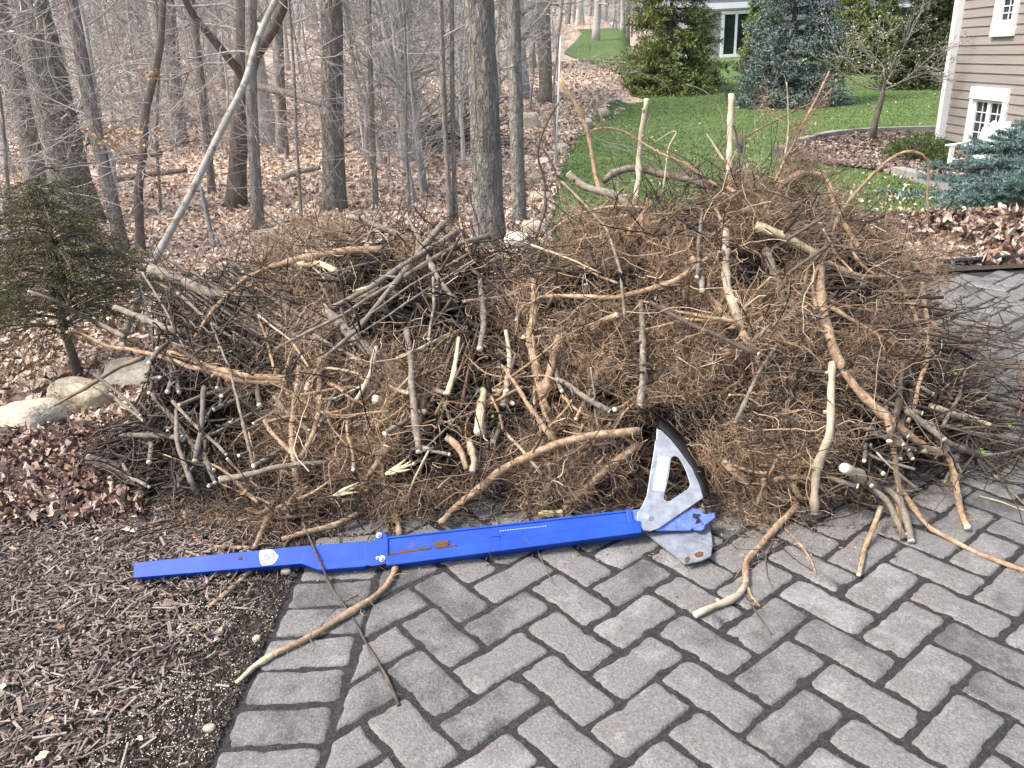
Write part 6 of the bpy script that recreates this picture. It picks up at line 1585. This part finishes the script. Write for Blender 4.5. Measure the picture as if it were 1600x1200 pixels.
    ground_plate('rust_patch', [Z(556, 1046), Z(590, 1028), Z(618, 1036), Z(614, 1062), Z(582, 1070), Z(562, 1064)][::-1], MAT['rust'], .0112, .001)
    ground_plate('rust_patch', [Z(490, 1078), Z(516, 1060), Z(526, 1080), Z(512, 1104), Z(492, 1106)][::-1], MAT['rust'], .0112, .001)
    plate('toothed_jaw', [Z(286, 884), Z(340, 846), Z(450, 780), Z(548, 728), Z(585, 738), Z(625, 768), Z(655, 778), Z(672, 764), Z(694, 766), Z(703, 790), Z(680, 806), Z(664, 820), Z(640, 822), Z(622, 846), Z(632, 862), Z(612, 886), Z(586, 872), Z(566, 884), Z(542, 868), Z(528, 884)], -.004, .004, MAT['blue_soft'])
    plate('jaw_notch_shade', [Z(545, 766), Z(600, 772), Z(584, 792), Z(606, 816), Z(590, 832), Z(562, 836), Z(572, 806), Z(542, 792)], .0042, .0055, MAT['black'], bev=0)  # flat black plate on the jaw, painting the shade inside a notch
    plate('tooth', [Z(600, 800), Z(640, 770), Z(690, 762), Z(704, 790), Z(664, 822), Z(628, 846)], .0045, .018, MAT['blue_soft'])
    plate('tooth', [Z(560, 850), Z(600, 832), Z(632, 850), Z(612, 884), Z(570, 880)], .0045, .016, MAT['blue_soft'])
    m = Mesh()
    bolt(*Z(240, 790), .013, .0068, 'pivot_bolt', .007)
    # sticker on the jaw
    st = plate('jaw_label', [Z(308, 365), Z(382, 378), Z(345, 612), Z(266, 602)], .0128, .0132, MAT['sticker'], bev=0)
    m = Mesh()
    for k, (u0, wd, ln) in enumerate([(.12, .05, .55), (.30, .035, .8), (.44, .035, .7), (.58, .05, .35), (.74, .035, .75), (.86, .035, .5)]):
        for seg in range(7):
            t0 = .06 + seg * .125; 
            if t0 > ln + .05: break
            def L2(u_, t_):
                a = np.array(Z(308, 365)) * (1 - u_) + np.array(Z(382, 378)) * u_; b_ = np.array(Z(266, 602)) * (1 - u_) + np.array(Z(345, 612)) * u_; p = a * (1 - t_) + b_ * t_
                return W3(q(p[0], p[1], .0136))
            m.add([L2(u0, t0), L2(u0 + wd, t0), L2(u0 + wd, t0 + .095), L2(u0, t0 + .095)], np.array([[0, 1, 2, 3]]))
    obj('print_lines', m.mesh('print_lines', False), MAT['print_grey'], st)
    # shield emblem on the handle
    E = lambda x, y: (200 + x / 5.714, 830 + y / 5.711)
    sh = [E(1176, 176), E(1200, 168), E(1245, 164), E(1290, 166), E(1305, 178), E(1322, 200), E(1341, 214), E(1338, 236), E(1322, 262), E(1300, 288), E(1278, 297), E(1230, 302), E(1200, 306), E(1186, 290), E(1176, 256), E(1170, 216)]
    em = plate('emblem', sh, .0042, .0048, MAT['sticker'], bev=0)
    def ringpoly(name, out, inn, mt, d=.0052):
        m = Mesh(); n = len(out); P = [W3(q(*E(*p), d)) for p in out] + [W3(q(*E(*p), d)) for p in inn]; i = np.arange(n); j = (i + 1) % n
        m.add(P, np.stack([i, j, j + n, i + n], 1)); obj(name, m.mesh(name, False), mt, em)
    ringpoly('diamond_mark', [(1212, 240), (1236, 208), (1274, 230), (1246, 266)], [(1224, 239), (1239, 220), (1260, 232), (1244, 253)], MAT['print_blue'])
    ringpoly('arc_mark', [(1180, 236), (1190, 272), (1208, 290), (1240, 296)], [(1184, 236), (1194, 268), (1212, 284), (1240, 290)], MAT['print_blue'])
    def bar(pts, mt): 
        m = Mesh(); m.add([W3(q(*E(*p), .0052)) for p in pts], np.array([[0, 1, 2, 3]])); obj('emblem_mark', m.mesh('emblem_mark', False), mt, em)
    bar([(1292, 190), (1304, 192), (1310, 262), (1298, 264)], MAT['print_red']); bar([(1312, 212), (1322, 214), (1320, 236), (1312, 240)], MAT['print_red'])
    for xx in (1196, 1216, 1238, 1258, 1278): bar([(xx, 182), (xx + 10, 181), (xx + 10, 190), (xx, 191)], MAT['print_red'])
    for yy in (222, 236, 250): bar([(1276, yy + 20), (1286, yy + 20), (1286, yy + 26), (1276, yy + 26)], MAT['print_red'])
    # row of stamped marks, and dried mud on the channel
    m = Mesh()
    for k in range(19):
        c = q(782 + k * 3.9, 829.5 - k * .42, .0085)
        m.add([W3((c[0] + a * .0012, c[1] + b * .0012, .0089)) for a, b in ((-1, -1), (1, -1), (1, 1), (-1, 1))], np.array([[0, 1, 2, 3]]))
    obj('stamped_marks', m.mesh('stamped_marks', False), MAT['sticker'], root)
    for px, py, a, b in [(689, 851, .021, .010), (634, 864.5, .019, .009), (665, 857, .02, .004), (648, 861, .02, .0035), (615, 865, .016, .003), (707, 853, .012, .003), (375, 872, .005, .005)]:
        c = q(px, py, .009 if px > 500 else .005); bmx = boulder_mesh('mud', sr_, 14, 9)
        mo = obj('mud', bmx, MAT['dirt'], root, tuple(W3(c))); R = Matrix((ax, v, nrm)).transposed(); mo.rotation_euler = R.to_euler(); mo.scale = (a, b, min(.0028, b * .35))
puller()
# small stones on the soil by the driveway
for px, py, s_, lab in [(344, 992, .013, 'grey pebble on the dark soil'), (402, 1002, .011, 'orange tan pebble near the driveway edge'), (328, 1142, .013, 'pale pebble low beside the driveway edge'), (448, 896, .014, 'lumpy brown pebble under the blue bar'),
                        (218, 925, .016, 'flat brown bark piece below the bar end'), (265, 950, .018, 'oval dark stone on the mulch')]:
    p = G(px, py); o = obj('pebble', boulder_mesh('pebble', br, 12, 8), MAT['stone'] if 'bark' not in lab and 'dark' not in lab else MAT['mulch'], None, (p[0], p[1], p[2] + .008), lab, 'pebble', 'pebbles on the bed'); o.scale = (s_, s_ * .8, s_ * .6)
